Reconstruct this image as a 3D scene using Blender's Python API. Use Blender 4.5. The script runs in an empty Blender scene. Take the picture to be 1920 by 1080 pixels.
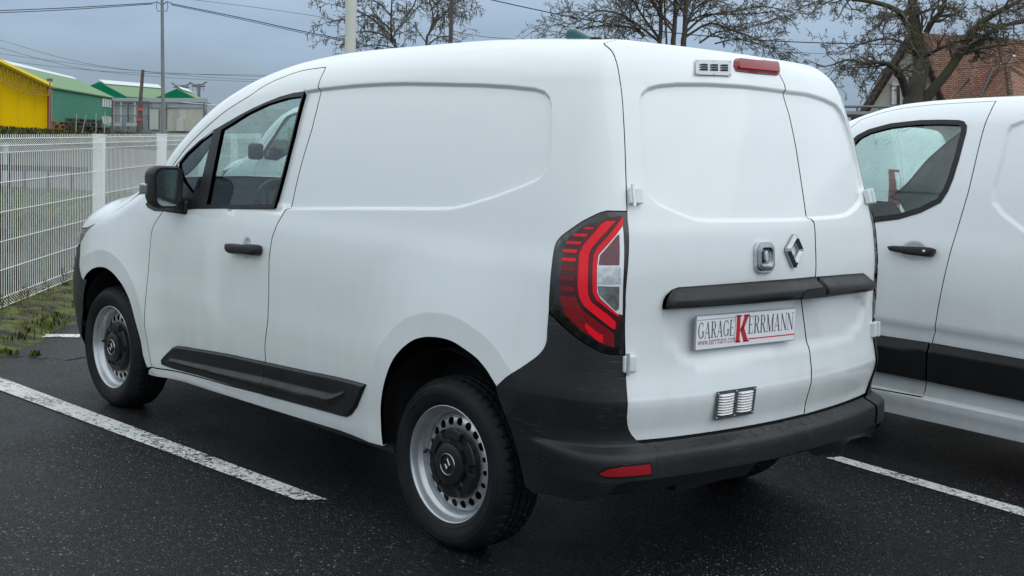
import bpy, bmesh, math, random
import numpy as np
from mathutils import Vector, Matrix
from mathutils.geometry import delaunay_2d_cdt

R = math.radians
scene = bpy.context.scene
random.seed(7); np.random.seed(7)

# ------------------------------------------------------------------ camera
CAM = np.array([-3.25611, 3.74267, 1.50995]); YAW, PITCH, ROLL, FPX = 0.766781, 0.123303, 0.048679, 2286.15
def cam_axes():
    fw = np.array([math.cos(PITCH)*math.cos(YAW), -math.cos(PITCH)*math.sin(YAW), -math.sin(PITCH)])
    rt = np.array([-math.sin(YAW), -math.cos(YAW), 0.0]); up = np.cross(rt, fw)
    return fw, rt*math.cos(ROLL)+up*math.sin(ROLL), -rt*math.sin(ROLL)+up*math.cos(ROLL)
FW, RT, UP = cam_axes()
cd = bpy.data.cameras.new('camera'); cam = bpy.data.objects.new('camera', cd)
scene.collection.objects.link(cam); scene.camera = cam
m = Matrix.Identity(4)
for i in range(3):
    m[i][0], m[i][1], m[i][2], m[i][3] = RT[i], UP[i], -FW[i], CAM[i]
cam.matrix_world = m
cd.sensor_width = 36; cd.lens = FPX/1920*36; cd.clip_start = 0.05; cd.clip_end = 3000

# ------------------------------------------------------------------ light
SUN_EL, SUN_AZ = R(52), R(205)          # azimuth of the sun measured from +x towards +y
world = bpy.data.worlds.new('World'); scene.world = world; world.use_nodes = True
wn, wl = world.node_tree.nodes, world.node_tree.links
for n in list(wn): wn.remove(n)
wo = wn.new('ShaderNodeOutputWorld'); bg = wn.new('ShaderNodeBackground'); bg.inputs['Strength'].default_value = 0.1
sky = wn.new('ShaderNodeTexSky'); sky.sky_type = 'NISHITA'; sky.sun_disc = False
sky.sun_elevation = SUN_EL; sky.sun_rotation = R(90)-SUN_AZ
def wm(a, f=None):
    n = wn.new(a); return n
skys = wm('ShaderNodeVectorMath'); skys.operation = 'SCALE'; skys.inputs['Scale'].default_value = 0.25
wl.new(sky.outputs[0], skys.inputs[0])
tc = wm('ShaderNodeTexCoord'); sep = wm('ShaderNodeSeparateXYZ'); wl.new(tc.outputs['Generated'], sep.inputs[0])
# overcast deck: slate blue towards the horizon, paler overhead, with soft ragged banks
rmp = wm('ShaderNodeValToRGB'); wl.new(sep.outputs['Z'], rmp.inputs[0])
e = rmp.color_ramp.elements
e[0].position = 0.0; e[0].color = (0.20, 0.275, 0.37, 1)
e[1].position = 1.0; e[1].color = (1.0, 1.08, 1.13, 1)
for p, c in ((0.035, (0.215, 0.305, 0.425)), (0.08, (0.29, 0.395, 0.55)), (0.13, (0.43, 0.54, 0.67)), (0.22, (0.86, 0.97, 1.02)), (0.4, (1.12, 1.22, 1.26)), (0.65, (1.08, 1.16, 1.20))):
    x = e.new(p); x.color = (*c, 1)
mp = wm('ShaderNodeMapping'); mp.inputs['Scale'].default_value = (1.6, 1.6, 6.0); wl.new(tc.outputs['Generated'], mp.inputs[0])
nz = wm('ShaderNodeTexNoise'); nz.inputs['Scale'].default_value = 2.2; nz.inputs['Detail'].default_value = 6; nz.inputs['Roughness'].default_value = 0.55
wl.new(mp.outputs[0], nz.inputs[0])
mr = wm('ShaderNodeMapRange'); mr.inputs['From Min'].default_value = 0.3; mr.inputs['From Max'].default_value = 0.75
mr.inputs['To Min'].default_value = 7.6; mr.inputs['To Max'].default_value = 12.6; wl.new(nz.outputs['Fac'], mr.inputs[0])
sc2 = wm('ShaderNodeVectorMath'); sc2.operation = 'SCALE'; wl.new(rmp.outputs[0], sc2.inputs[0]); wl.new(mr.outputs[0], sc2.inputs['Scale'])
add = wm('ShaderNodeVectorMath'); add.operation = 'ADD'; wl.new(sc2.outputs[0], add.inputs[0]); wl.new(skys.outputs[0], add.inputs[1])
wl.new(add.outputs[0], bg.inputs['Color']); wl.new(bg.outputs[0], wo.inputs[0])
sd = bpy.data.lights.new('sun', 'SUN'); sd.energy = 0.5; sd.angle = R(75); sd.color = (1.0, 0.98, 0.95)
so = bpy.data.objects.new('sun', sd); scene.collection.objects.link(so)
sdir = Vector((math.cos(SUN_EL)*math.cos(SUN_AZ), math.cos(SUN_EL)*math.sin(SUN_AZ), math.sin(SUN_EL)))
so.rotation_euler = (-sdir).to_track_quat('-Z', 'Y').to_euler()
scene.view_settings.view_transform = 'Standard'; scene.view_settings.look = 'None'
scene.view_settings.gamma = 1; scene.view_settings.exposure = -0.1
scene.cycles.max_bounces = 10; scene.cycles.transparent_max_bounces = 24

# ------------------------------------------------------------------ materials
MATS = {}
class NT:
    def __init__(s, name):
        s.m = bpy.data.materials.new(name); s.m.use_nodes = True; s.n = s.m.node_tree.nodes; s.l = s.m.node_tree.links
        s.b = s.n['Principled BSDF']; s.out = s.n['Material Output']; MATS[name] = s.m
    def node(s, t, **k):
        n = s.n.new(t)
        for a, v in k.items():
            if a in n.inputs: n.inputs[a].default_value = v
            else: setattr(n, a, v)
        return n
    def noise(s, scale, detail=4, rough=0.55, coord='Object', dist=0.0, mapping=None):
        c = s.node('ShaderNodeTexCoord'); n = s.node('ShaderNodeTexNoise', Scale=scale, Detail=detail, Roughness=rough, Distortion=dist)
        if mapping:
            mpn = s.node('ShaderNodeMapping'); mpn.inputs['Scale'].default_value = mapping
            s.l.new(c.outputs[coord], mpn.inputs[0]); s.l.new(mpn.outputs[0], n.inputs['Vector'])
        else: s.l.new(c.outputs[coord], n.inputs['Vector'])
        return n.outputs['Fac']
    def voro(s, scale, coord='Object', feature='F1', out='Distance', rnd=1.0):
        c = s.node('ShaderNodeTexCoord'); n = s.node('ShaderNodeTexVoronoi', Scale=scale, feature=feature, Randomness=rnd)
        s.l.new(c.outputs[coord], n.inputs['Vector']); return n.outputs[out]
    def ramp(s, fac, stops):
        r = s.node('ShaderNodeValToRGB'); s.l.new(fac, r.inputs[0]); e = r.color_ramp.elements
        while len(e) > 1: e.remove(e[-1])
        for i, (p, c) in enumerate(stops):
            c = (c, c, c) if isinstance(c, (int, float)) else c
            x = e[0] if i == 0 else e.new(p)
            x.position = p; x.color = (*c, 1)
        return r.outputs[0]
    def mixc(s, fac, a, b, mode='MIX'):
        n = s.node('ShaderNodeMix', data_type='RGBA', blend_type=mode)
        for v, i in ((fac, 0), (a, 6), (b, 7)):
            if hasattr(v, 'links'): s.l.new(v, n.inputs[i])
            else: n.inputs[i].default_value = v if isinstance(v, (int, float)) else (*v, 1)
        return n.outputs[2]
    def math(s, op, a, b=0.0, c=None):
        n = s.node('ShaderNodeMath', operation=op)
        for i, v in enumerate((a, b) + ((c,) if c is not None else ())):
            if hasattr(v, 'links'): s.l.new(v, n.inputs[i])
            else: n.inputs[i].default_value = v
        return n.outputs[0]
    def set(s, **k):
        for a, v in k.items():
            a = a.replace('_', ' ')
            i = s.b.inputs[a]
            if hasattr(v, 'links'): s.l.new(v, i)
            elif isinstance(v, tuple): i.default_value = (*v, 1)
            else: i.default_value = v
        return s
    def bump(s, h, strength=0.3, dist=0.01, normal=None):
        n = s.node('ShaderNodeBump', Strength=strength, Distance=dist); s.l.new(h, n.inputs['Height'])
        if normal is not None: s.l.new(normal, n.inputs['Normal'])
        s.l.new(n.outputs[0], s.b.inputs['Normal']); return n.outputs[0]

def simple(name, col, rough=0.5, metal=0.0, nscale=8, amt=0.12, bump=0.0, bscale=200, coat=0.0, spec=0.5):
    t = NT(name); f = t.noise(nscale, 5)
    t.set(Base_Color=t.ramp(f, [(0.3, tuple(c*(1-amt) for c in col)), (0.7, tuple(min(1, c*(1+amt)) for c in col))]), Roughness=rough, Metallic=metal, Coat_Weight=coat)
    t.b.inputs['Specular IOR Level'].default_value = spec
    if bump: t.bump(t.noise(bscale, 2), bump, 0.002)
    return t.m

def paint(name, col, streaks=True):
    t = NT(name)
    # wet, faintly grimy white paint: rain film breaks the gloss, soft vertical run marks, road film near the sill
    c = t.node('ShaderNodeTexCoord'); sp = t.node('ShaderNodeSeparateXYZ'); t.l.new(c.outputs['Object'], sp.inputs[0])
    run = t.noise(1.0, 5, 0.6, mapping=(14, 14, 1.4)); blot = t.noise(3.0, 4)
    grime = t.ramp(t.math('ADD', t.math('MULTIPLY', run, 0.75), t.math('MULTIPLY', blot, 0.25)), [(0.36, 0.0), (0.66, 1.0)])
    low = t.node('ShaderNodeMapRange'); t.l.new(sp.outputs['Z'], low.inputs[0])
    low.inputs['From Min'].default_value = 1.25; low.inputs['From Max'].default_value = 0.25; low.inputs['To Min'].default_value = 0.05; low.inputs['To Max'].default_value = 0.46
    fac = t.math('MULTIPLY', grime, low.outputs[0])
    t.set(Base_Color=t.mixc(fac, col, tuple(k*0.80 for k in (col[0], col[1]*0.99, col[2]*0.96))),
          Roughness=t.math('ADD', t.math('MULTIPLY', blot, 0.12), 0.28), Coat_Weight=1.0, Coat_Roughness=0.05)
    nb = t.node('ShaderNodeBump', Strength=0.09, Distance=0.002); t.l.new(t.noise(170, 3), nb.inputs['Height'])
    t.l.new(nb.outputs[0], t.b.inputs['Normal'])
    return t.m

def plastic(name, col=0.018, rough=0.42, scuff=True):
    t = NT(name); f = t.noise(5, 5)
    base = t.ramp(f, [(0.3, (col*0.8, col*0.85, col*0.95)), (0.75, (col*1.5, col*1.55, col*1.65))])
    if scuff:
        s = t.noise(9, 6, 0.65, mapping=(1.2, 1.2, 30)); sm = t.noise(4.5, 2)
        k = t.math('MULTIPLY', t.ramp(s, [(0.60, 0.0), (0.64, 1.0)]), t.ramp(sm, [(0.50, 0.0), (0.58, 1.0)]))
        base = t.mixc(t.math('MULTIPLY', k, 0.42), base, (0.15, 0.155, 0.16))
    t.set(Base_Color=base, Roughness=t.math('ADD', t.math('MULTIPLY', t.noise(14, 4), 0.30), rough-0.14)); t.b.inputs['Specular IOR Level'].default_value = .36
    g = t.noise(900, 1); d = t.ramp(t.voro(240), [(0.0, 1.0), (0.25, 0.2), (0.4, 0.0)])
    gate = t.ramp(t.noise(30, 2), [(0.52, 0.0), (0.6, 1.0)])
    t.bump(t.math('ADD', t.math('MULTIPLY', g, 0.35), t.math('MULTIPLY', d, gate)), 0.3, 0.0015)
    return t.m

def glass(name, tint=(0.66, 0.85, 0.81), drops=1.0, refl=1.0):
    t = NT(name); t.n.remove(t.b)
    tr = t.node('ShaderNodeBsdfTransparent'); tr.inputs[0].default_value = (*tint, 1)
    gl = t.node('ShaderNodeBsdfGlossy'); gl.inputs['Roughness'].default_value = 0.015; gl.inputs['Color'].default_value = (1, 1, 1, 1)
    lw = t.node('ShaderNodeLayerWeight', Blend=.5)
    h = t.math('MULTIPLY', t.ramp(t.voro(95), [(0.0, 1.0), (0.20, 0.7), (0.32, 0.0)]), t.ramp(t.noise(22, 3), [(0.44, 0.0), (0.56, 1.0)]))
    b = t.node('ShaderNodeBump', Strength=0.55*drops, Distance=0.003); t.l.new(h, b.inputs['Height'])
    t.l.new(b.outputs[0], gl.inputs['Normal']); t.l.new(b.outputs[0], lw.inputs['Normal'])
    fz = t.math('MULTIPLY_ADD', t.math('POWER', lw.outputs['Facing'], 5.0), .85, .085)
    film = t.math('MULTIPLY', h, 0.42*drops)
    dk = t.node('ShaderNodeBsdfDiffuse'); dk.inputs[0].default_value = (0.05, 0.06, 0.06, 1)
    m1 = t.node('ShaderNodeMixShader'); t.l.new(film, m1.inputs[0]); t.l.new(tr.outputs[0], m1.inputs[1]); t.l.new(dk.outputs[0], m1.inputs[2])
    m2 = t.node('ShaderNodeMixShader'); t.l.new(t.math('MINIMUM', t.math('MULTIPLY', fz, 1.0*refl), 1.0), m2.inputs[0])
    t.l.new(m1.outputs[0], m2.inputs[1]); t.l.new(gl.outputs[0], m2.inputs[2]); t.l.new(m2.outputs[0], t.out.inputs[0])
    return t.m

M_WHITE = paint('white_paint', (0.83, 0.865, 0.87))
M_WHITE2 = paint('cool_white_paint', (0.82, 0.85, 0.87))
M_PLAS = plastic('black_plastic', 0.014, 0.44)
M_TRIM = plastic('smooth_black_trim', 0.012, 0.36, False)
M_GLOSSBLK = simple('gloss_black', (0.006, 0.006, 0.007), 0.12, coat=0.6)
M_DARK = simple('dark_underside', (0.006, 0.006, 0.007), 0.85, amt=0.3)
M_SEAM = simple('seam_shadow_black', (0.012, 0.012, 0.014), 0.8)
M_RUB = None
M_GLASS = glass('tinted_side_glass')
M_GLASSC = glass('clear_windscreen', (0.88, 0.94, 0.92), 0.5)
M_CHROME = simple('chrome', (0.38, 0.39, 0.41), 0.12, 1.0, nscale=60, amt=0.1, bump=0.15, bscale=300)
M_ALU = simple('brushed_aluminium', (0.60, 0.61, 0.62), 0.38, 1.0, nscale=30, amt=0.1, bump=0.1, bscale=400)
M_MIRROR = simple('mirror_glass', (0.34, 0.37, 0.37), 0.04, 1.0, amt=0.25, bump=0.12, bscale=120)
M_HINGE = simple('painted_hinge', (0.74, 0.78, 0.80), 0.3, coat=0.3)

# ------------------------------------------------------------------ object helpers
def link(o, parent=None):
    scene.collection.objects.link(o)
    if parent is not None: o.parent = parent
    return o
def mesh_obj(name, verts, faces, mat, parent=None, smooth=False, normals=None, loc=None):
    me = bpy.data.meshes.new(name)
    me.from_pydata([tuple(map(float, v)) for v in verts], [], [tuple(map(int, f)) for f in faces])
    me.update()
    if smooth or normals is not None:
        me.polygons.foreach_set('use_smooth', [True]*len(me.polygons))
    if normals is not None:
        me.normals_split_custom_set_from_vertices([tuple(map(float, n)) for n in normals])
    mats = mat if isinstance(mat, (list, tuple)) else [mat]
    for x in mats: me.materials.append(x)
    o = bpy.data.objects.new(name, me); link(o, parent)
    if loc is not None: o.location = loc
    return o
def thing(name, label, cat, loc=(0, 0, 0), rz=0.0, group=None):
    o = bpy.data.objects.new(name, None); link(o); o.location = loc; o.rotation_euler = (0, 0, rz)
    o['label'] = label; o['category'] = cat; o.empty_display_size = 0.2
    if group: o['group'] = group
    return o
def tag(o, label, cat=None, group=None):
    o['label'] = label
    if cat: o['category'] = cat
    if group: o['group'] = group
    return o
def structure(o): o['kind'] = 'structure'; return o
def stuff(o, label=None, cat=None):
    o['kind'] = 'stuff'
    if label: o['label'] = label
    if cat: o['category'] = cat
    return o

class MB:
    """collects simple solids and links them as one mesh"""
    def __init__(s): s.v = []; s.f = []
    def add(s, v, f):
        k = len(s.v); s.v += [tuple(map(float, a)) for a in v]; s.f += [tuple(int(i)+k for i in a) for a in f]; return s
    def box(s, c, d, ax=None):
        c = np.array(c, float); A = np.eye(3) if ax is None else np.array(ax, float)
        v = [c + A[0]*sx*d[0]/2 + A[1]*sy*d[1]/2 + A[2]*sz*d[2]/2 for sx in (-1, 1) for sy in (-1, 1) for sz in (-1, 1)]
        return s.add(v, [(0, 1, 3, 2), (4, 6, 7, 5), (0, 4, 5, 1), (2, 3, 7, 6), (0, 2, 6, 4), (1, 5, 7, 3)])
    def tube(s, pts, rad, n=6, caps=True):
        pts = [np.array(p, float) for p in pts]; rad = [rad]*len(pts) if isinstance(rad, (int, float)) else list(rad)
        k0 = len(s.v); up = None
        for i, p in enumerate(pts):
            d = pts[min(i+1, len(pts)-1)] - pts[max(i-1, 0)]; d = d/(np.linalg.norm(d)+1e-12)
            if up is None:
                up = np.array([0, 0, 1.0]) if abs(d[2]) < 0.9 else np.array([1.0, 0, 0])
            a = np.cross(d, up); a /= np.linalg.norm(a)+1e-12; b = np.cross(a, d); up = b
            for j in range(n):
                t = 2*math.pi*j/n; s.v.append(tuple(p + rad[i]*(a*math.cos(t)+b*math.sin(t))))
        for i in range(len(pts)-1):
            for j in range(n):
                q = k0+i*n; s.f.append((q+j, q+(j+1) % n, q+n+(j+1) % n, q+n+j))
        if caps:
            s.f.append(tuple(k0+j for j in range(n))[::-1]); s.f.append(tuple(k0+(len(pts)-1)*n+j for j in range(n)))
        return s
    def prism(s, poly, fn, h):
        """poly of 2D points, fn(a,b,h)->3D, extruded 0..h"""
        n = len(poly); v = [fn(a, b, 0) for a, b in poly]+[fn(a, b, h) for a, b in poly]
        f = [tuple(range(n))[::-1], tuple(range(n, 2*n))]+[(i, (i+1) % n, n+(i+1) % n, n+i) for i in range(n)]
        return s.add(v, f)
    def lathe(s, prof, axis='y', n=48, c=(0, 0, 0), close=False):
        """prof: (radius, along)"""
        k0 = len(s.v); m_ = len(prof)
        for j in range(n):
            t = 2*math.pi*j/n
            for r, a in prof:
                x, z = r*math.cos(t), r*math.sin(t)
                s.v.append((c[0]+x, c[1]+a, c[2]+z) if axis == 'y' else ((c[0]+x, c[1]+z, c[2]+a) if axis == 'z' else (c[0]+a, c[1]+x, c[2]+z)))
        for j in range(n):
            for i in range(m_-1 if not close else m_):
                a, b = k0+j*m_+i, k0+j*m_+(i+1) % m_; c2, d2 = k0+((j+1) % n)*m_+i, k0+((j+1) % n)*m_+(i+1) % m_
                s.f.append((a, b, d2, c2))
        return s
    def build(s, name, mat, parent=None, smooth=False, loc=None, bevel=0.0, sharp=None):
        o = mesh_obj(name, s.v, s.f, mat, parent, smooth, loc=loc)
        bm = bmesh.new(); bm.from_mesh(o.data); bmesh.ops.recalc_face_normals(bm, faces=bm.faces); bm.to_mesh(o.data); bm.free()
        if bevel:
            b = o.modifiers.new('bevel', 'BEVEL'); b.width = bevel; b.segments = 2; b.limit_method = 'ANGLE'
            b.harden_normals = False
        if sharp:
            o.data.set_sharp_from_angle(angle=R(sharp))
        return o

def ray_at(px, py):
    d = FW + RT*(px-960)/FPX - UP*(py-540)/FPX; return d
def at_depth(px, py, dep): return CAM + ray_at(px, py)*dep
def on_z(px, py, z=0.0):
    d = ray_at(px, py); return CAM + d*(z-CAM[2])/d[2]
def on_y(px, py, y):
    d = ray_at(px, py); return CAM + d*(y-CAM[1])/d[1]
def project(P):
    d = np.asarray(P)-CAM; z = d@FW
    return np.stack([960+FPX*(d@RT)/z, 540-FPX*(d@UP)/z], -1)

# ------------------------------------------------------------------ van shell
def pchip(x, pts):
    xs = np.array([p[0] for p in pts], float); ys = np.array([p[1] for p in pts], float)
    h = np.diff(xs); dl = np.diff(ys)/h; mm = np.zeros(len(xs))
    for i in range(1, len(xs)-1):
        if dl[i-1]*dl[i] > 0:
            w1, w2 = 2*h[i]+h[i-1], h[i]+2*h[i-1]; mm[i] = (w1+w2)/(w1/dl[i-1]+w2/dl[i])
    mm[0], mm[-1] = dl[0], dl[-1]
    x = np.asarray(x, float); xc = np.clip(x, xs[0], xs[-1]); k = np.clip(np.searchsorted(xs, xc, side='right')-1, 0, len(h)-1)
    t = (xc-xs[k])/h[k]; hk = h[k]
    return ((2*t**3-3*t*t+1)*ys[k] + (t**3-2*t*t+t)*hk*mm[k] + (-2*t**3+3*t*t)*ys[k+1] + (t**3-t*t)*hk*mm[k+1])
def sstep(a, b, x):
    t = np.clip((x-a)/(b-a), 0, 1); return t*t*(3-2*t)

class Shell:
    """outer skin of a van as a function of (u,v): u runs along the side, round the corners and across the ends; v is height, then arc over the shoulder, then inwards across the roof"""
    XS, LR, YR = -0.35, 0.62, 0.70
    XF, LF, YF = 2.85, 0.80, 0.60
    W0 = [(0.1, .83), (0.25, .872), (.32, .90), (.42, .909), (.5, .919), (.58, .926), (.68, .930), (.76, .928), (.9, .925), (1.05, .913), (1.17, .890), (1.3, .869), (1.45, .843), (1.6, .812), (1.72, .779), (1.9, .725)]
    TX = [(-.35, -.006), (0, 0), (2, 0), (2.6, -.006), (2.85, -.018)]
    XC = [(0.2, -.80), (.4, -.815), (.55, -.820), (.655, -.829), (.69, -.824), (.78, -.810), (.9, -.804), (1.06, -.802), (1.21, -.785), (1.27, -.768), (1.44, -.715), (1.54, -.683), (1.65, -.643), (1.73, -.612), (1.80, -.592), (1.9, -.565)]
    XN = [(0.1, 3.40), (.3, 3.60), (.5, 3.68), (.7, 3.61), (.85, 3.51), (.95, 3.45), (1.05, 3.34)]
    ZT = [(-.7, 1.85), (-.35, 1.858), (.136, 1.868), (.6, 1.855), (1.0, 1.838), (1.3, 1.807), (1.56, 1.755), (1.85, 1.65), (2.12, 1.475), (2.3, 1.305), (2.446, 1.218), (2.6, 1.152), (2.72, 1.115), (2.85, 1.092), (3.1, 1.034), (3.37, .966), (3.5, .905), (3.6, .829)]
    A, B = .22, .16
    CR, CF = .16, .30
    CW = [.040, .03, .02, .015, .02]
    def __init__(s, **k):
        for a, v in k.items(): setattr(s, a, v)
        s.UC = s.XS-s.LR-s.YR; s.UF = s.XF+s.LF+s.YF
        s.AL = math.pi/2*math.sqrt((s.A**2+s.B**2)/2)
    def plan(s, u, z, iy=0.0, ix=0.0):
        """plan curve at height z, inset by iy at the side and ix at the ends"""
        W = pchip(z, s.W0)-iy; Xc = pchip(z, s.XC)+ix; Xn = pchip(z, s.XN)-ix; sc = W/.925
        x = np.array(u, float); y = W+pchip(u, s.TX)
        # rear corner
        S = np.stack([np.full_like(x, s.XS), W+s.TX[0][1]], -1); ye = s.YR*sc
        E = np.stack([Xc+s.CR*ye**2, ye], -1); tg = np.stack([2*s.CR*ye, np.ones_like(ye)], -1); tg /= np.linalg.norm(tg, axis=-1, keepdims=True)
        t = np.clip((s.XS-u)/s.LR, 0, 1)[..., None]
        gp = np.clip((s.XS-E[..., :1])/.395, .05, 1)**.8; P1 = S+np.array([-.285, -.004])*gp; P2 = E+.185*tg*sc[..., None]
        Bz = S*(1-t)**3+3*P1*t*(1-t)**2+3*P2*t*t*(1-t)+E*t**3
        rc = u < s.XS; x = np.where(rc, Bz[..., 0], x); y = np.where(rc, Bz[..., 1], y)
        rr = u < s.XS-s.LR; yr = (s.YR-(s.XS-s.LR-u))*sc
        x = np.where(rr, Xc+s.CR*yr**2, x); y = np.where(rr, yr, y)
        # front corner
        S = np.stack([np.full_like(W, s.XF), W+s.TX[-1][1]], -1); ye = s.YF*sc
        E = np.stack([Xn-s.CF*ye**2, ye], -1); tg = np.stack([-2*s.CF*ye, np.ones_like(ye)], -1); tg /= np.linalg.norm(tg, axis=-1, keepdims=True)
        t = np.clip((u-s.XF)/s.LF, 0, 1)[..., None]
        P1 = S+np.array([.36, -.018]); P2 = E+.20*tg*sc[..., None]
        Bz = S*(1-t)**3+3*P1*t*(1-t)**2+3*P2*t*t*(1-t)+E*t**3
        fc = u > s.XF; x = np.where(fc, Bz[..., 0], x); y = np.where(fc, Bz[..., 1], y)
        ff = u > s.XF+s.LF; yf = (s.YF-(u-s.XF-s.LF))*sc
        x = np.where(ff, Xn-s.CF*yf**2, x); y = np.where(ff, yf, y)
        return x, y
    def z0(s, u):
        xq = np.where(u < s.XS, s.XS, u)
        xp, _ = s.plan(u, np.full_like(u, .85)); xq = np.where(u > s.XF, xp, xq)
        return pchip(xq, s.ZT)-s.B
    def surf(s, u, v):
        u = np.asarray(u, float); v = np.asarray(v, float); u, v = np.broadcast_arrays(u, v); u = u.copy()
        mir = u < s.UC; u = np.where(mir, 2*s.UC-u, u)
        z0 = s.z0(u); zs = np.minimum(v, z0); q = np.maximum(v-z0, 0)
        th = np.clip(q/s.AL, 0, 1)*math.pi/2; rest = np.maximum(q-s.AL, 0)
        x1, y1 = s.plan(u, zs+s.B*np.sin(th)*.8, s.A*.80*(1-np.cos(th)), s.A*.50*(1-np.cos(th)))
        xa = np.clip(u, .1, 2.65)
        lam = np.clip(rest/.70, 0, .9995)
        x = x1*(1-lam)+xa*lam; y = y1*(1-lam)
        crown = np.interp(np.clip(u, s.XS, s.XF), [0, 1.6, 2.1, 2.6, 2.85], s.CW)
        z = zs+s.B*np.sin(th)+crown*(1-(1-lam)**2)
        y = np.where(mir, -y, y)
        return np.stack([x, y, z], -1)
    def normal(s, u, v, disp=None, e=.0012):
        f = (lambda a, b: s.surf(a, b)) if disp is None else (lambda a, b: s.surf(a, b)+s.base_n(a, b)*disp(a, b)[..., None])
        n = np.cross(f(u, v+e)-f(u, v-e), f(u+e, v)-f(u-e, v)); L = np.linalg.norm(n, axis=-1, keepdims=True)
        return n/np.maximum(L, 1e-12)
    def base_n(s, u, v):
        e = .002; n = np.cross(s.surf(u, v+e)-s.surf(u, v-e), s.surf(u+e, v)-s.surf(u-e, v))
        return n/np.maximum(np.linalg.norm(n, axis=-1, keepdims=True), 1e-12)
    # --- tracing: photo pixel -> (u,v), for a shell standing at matrix M
    def prepare(s, M=None):
        s.M = np.eye(4) if M is None else np.array(M)
        us = np.arange(2*s.UC-s.XS, 3.75, .02); vs = np.arange(.15, 2.0, .02)
        U, V = np.meshgrid(us, vs, indexing='ij'); U = U.ravel(); V = V.ravel()
        P = s.world(U, V); N = s.base_n(U, V)@s.M[:3, :3].T
        ok = ((P-CAM)*N).sum(1) < -0.02; s.gU, s.gV, s.gP = U[ok], V[ok], project(P[ok])
    def world(s, u, v): return s.surf(u, v)@s.M[:3, :3].T+s.M[:3, 3]
    def inv(s, px):
        out = []
        for p in px:
            p = np.array(p, float); k = np.argmin(((s.gP-p)**2).sum(1)); w = np.array([s.gU[k], s.gV[k]])
            for _ in range(6):
                q = project(s.world(w[0], w[1])[None])[0]; e = 1e-4
                J = np.stack([(project(s.world(w[0]+e, w[1])[None])[0]-q)/e, (project(s.world(w[0], w[1]+e)[None])[0]-q)/e], 1)
                try: st = np.linalg.solve(J, p-q)
                except np.linalg.LinAlgError: break
                L = np.linalg.norm(st)
                if L > .05: st *= .05/L
                w = w+st
            out.append(w)
        return np.array(out)

def resample(P, step, closed=False):
    P = np.asarray(P, float)
    if closed: P = np.vstack([P, P[:1]])
    out = []
    for a, b in zip(P[:-1], P[1:]):
        n = max(1, int(math.ceil(np.linalg.norm(b-a)/step)))
        for i in range(n): out.append(a+(b-a)*i/n)
    if not closed: out.append(P[-1])
    return np.array(out)
def smooth_curve(P, n=4):
    """Catmull-Rom through the traced points"""
    P = np.asarray(P, float)
    if len(P) < 3: return P
    Q = np.vstack([2*P[0]-P[1], P, 2*P[-1]-P[-2]]); out = []
    for i in range(1, len(Q)-2):
        for k in range(n):
            t = k/n; a, b, c, d = Q[i-1], Q[i], Q[i+1], Q[i+2]
            out.append(.5*((2*b)+(-a+c)*t+(2*a-5*b+4*c-d)*t*t+(-a+3*b-3*c+d)*t**3))
    out.append(P[-1]); return np.array(out)
def area2(P): x, y = P[:, 0], P[:, 1]; return (x*np.roll(y, -1)-np.roll(x, -1)*y).sum()
def inset(P, d):
    """closed polygon moved inwards by d"""
    P = np.asarray(P, float); sg = 1 if area2(P) > 0 else -1
    a = P-np.roll(P, 1, 0); b = np.roll(P, -1, 0)-P
    na = np.stack([-a[:, 1], a[:, 0]], 1)/np.maximum(np.linalg.norm(a, axis=1), 1e-9)[:, None]; nb = np.stack([-b[:, 1], b[:, 0]], 1)/np.maximum(np.linalg.norm(b, axis=1), 1e-9)[:, None]
    n = na+nb; n /= np.maximum(np.linalg.norm(n, axis=1), .5)[:, None]; c = np.clip((n*na).sum(1), .5, 1)
    return P+sg*n*(d/c)[:, None]
def inside(P, X):
    P = np.asarray(P); X = np.asarray(X); r = np.zeros(len(X), bool)
    for a, b in zip(P, np.roll(P, -1, 0)):
        if a[1] == b[1]: continue
        c = (a[1] > X[:, 1]) != (b[1] > X[:, 1]); xx = (b[0]-a[0])*(X[:, 1]-a[1])/(b[1]-a[1])+a[0]; r ^= c & (X[:, 0] < xx)
    return r
def seg_dist(P, X, closed=True):
    P = np.asarray(P, float); X = np.asarray(X, float); d = np.full(len(X), 1e9); Q = np.roll(P, -1, 0) if closed else P[1:]; P0 = P if closed else P[:-1]
    for a, b in zip(P0, Q):
        ab = b-a; L = (ab*ab).sum()
        if L < 1e-16: continue
        t = np.clip(((X-a)@ab)/L, 0, 1); e = X-a-t[:, None]*ab; d = np.minimum(d, (e*e).sum(1))
    return np.sqrt(d)
def sdist(P, X): return np.where(inside(P, X), -1, 1)*seg_dist(P, X)

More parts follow.
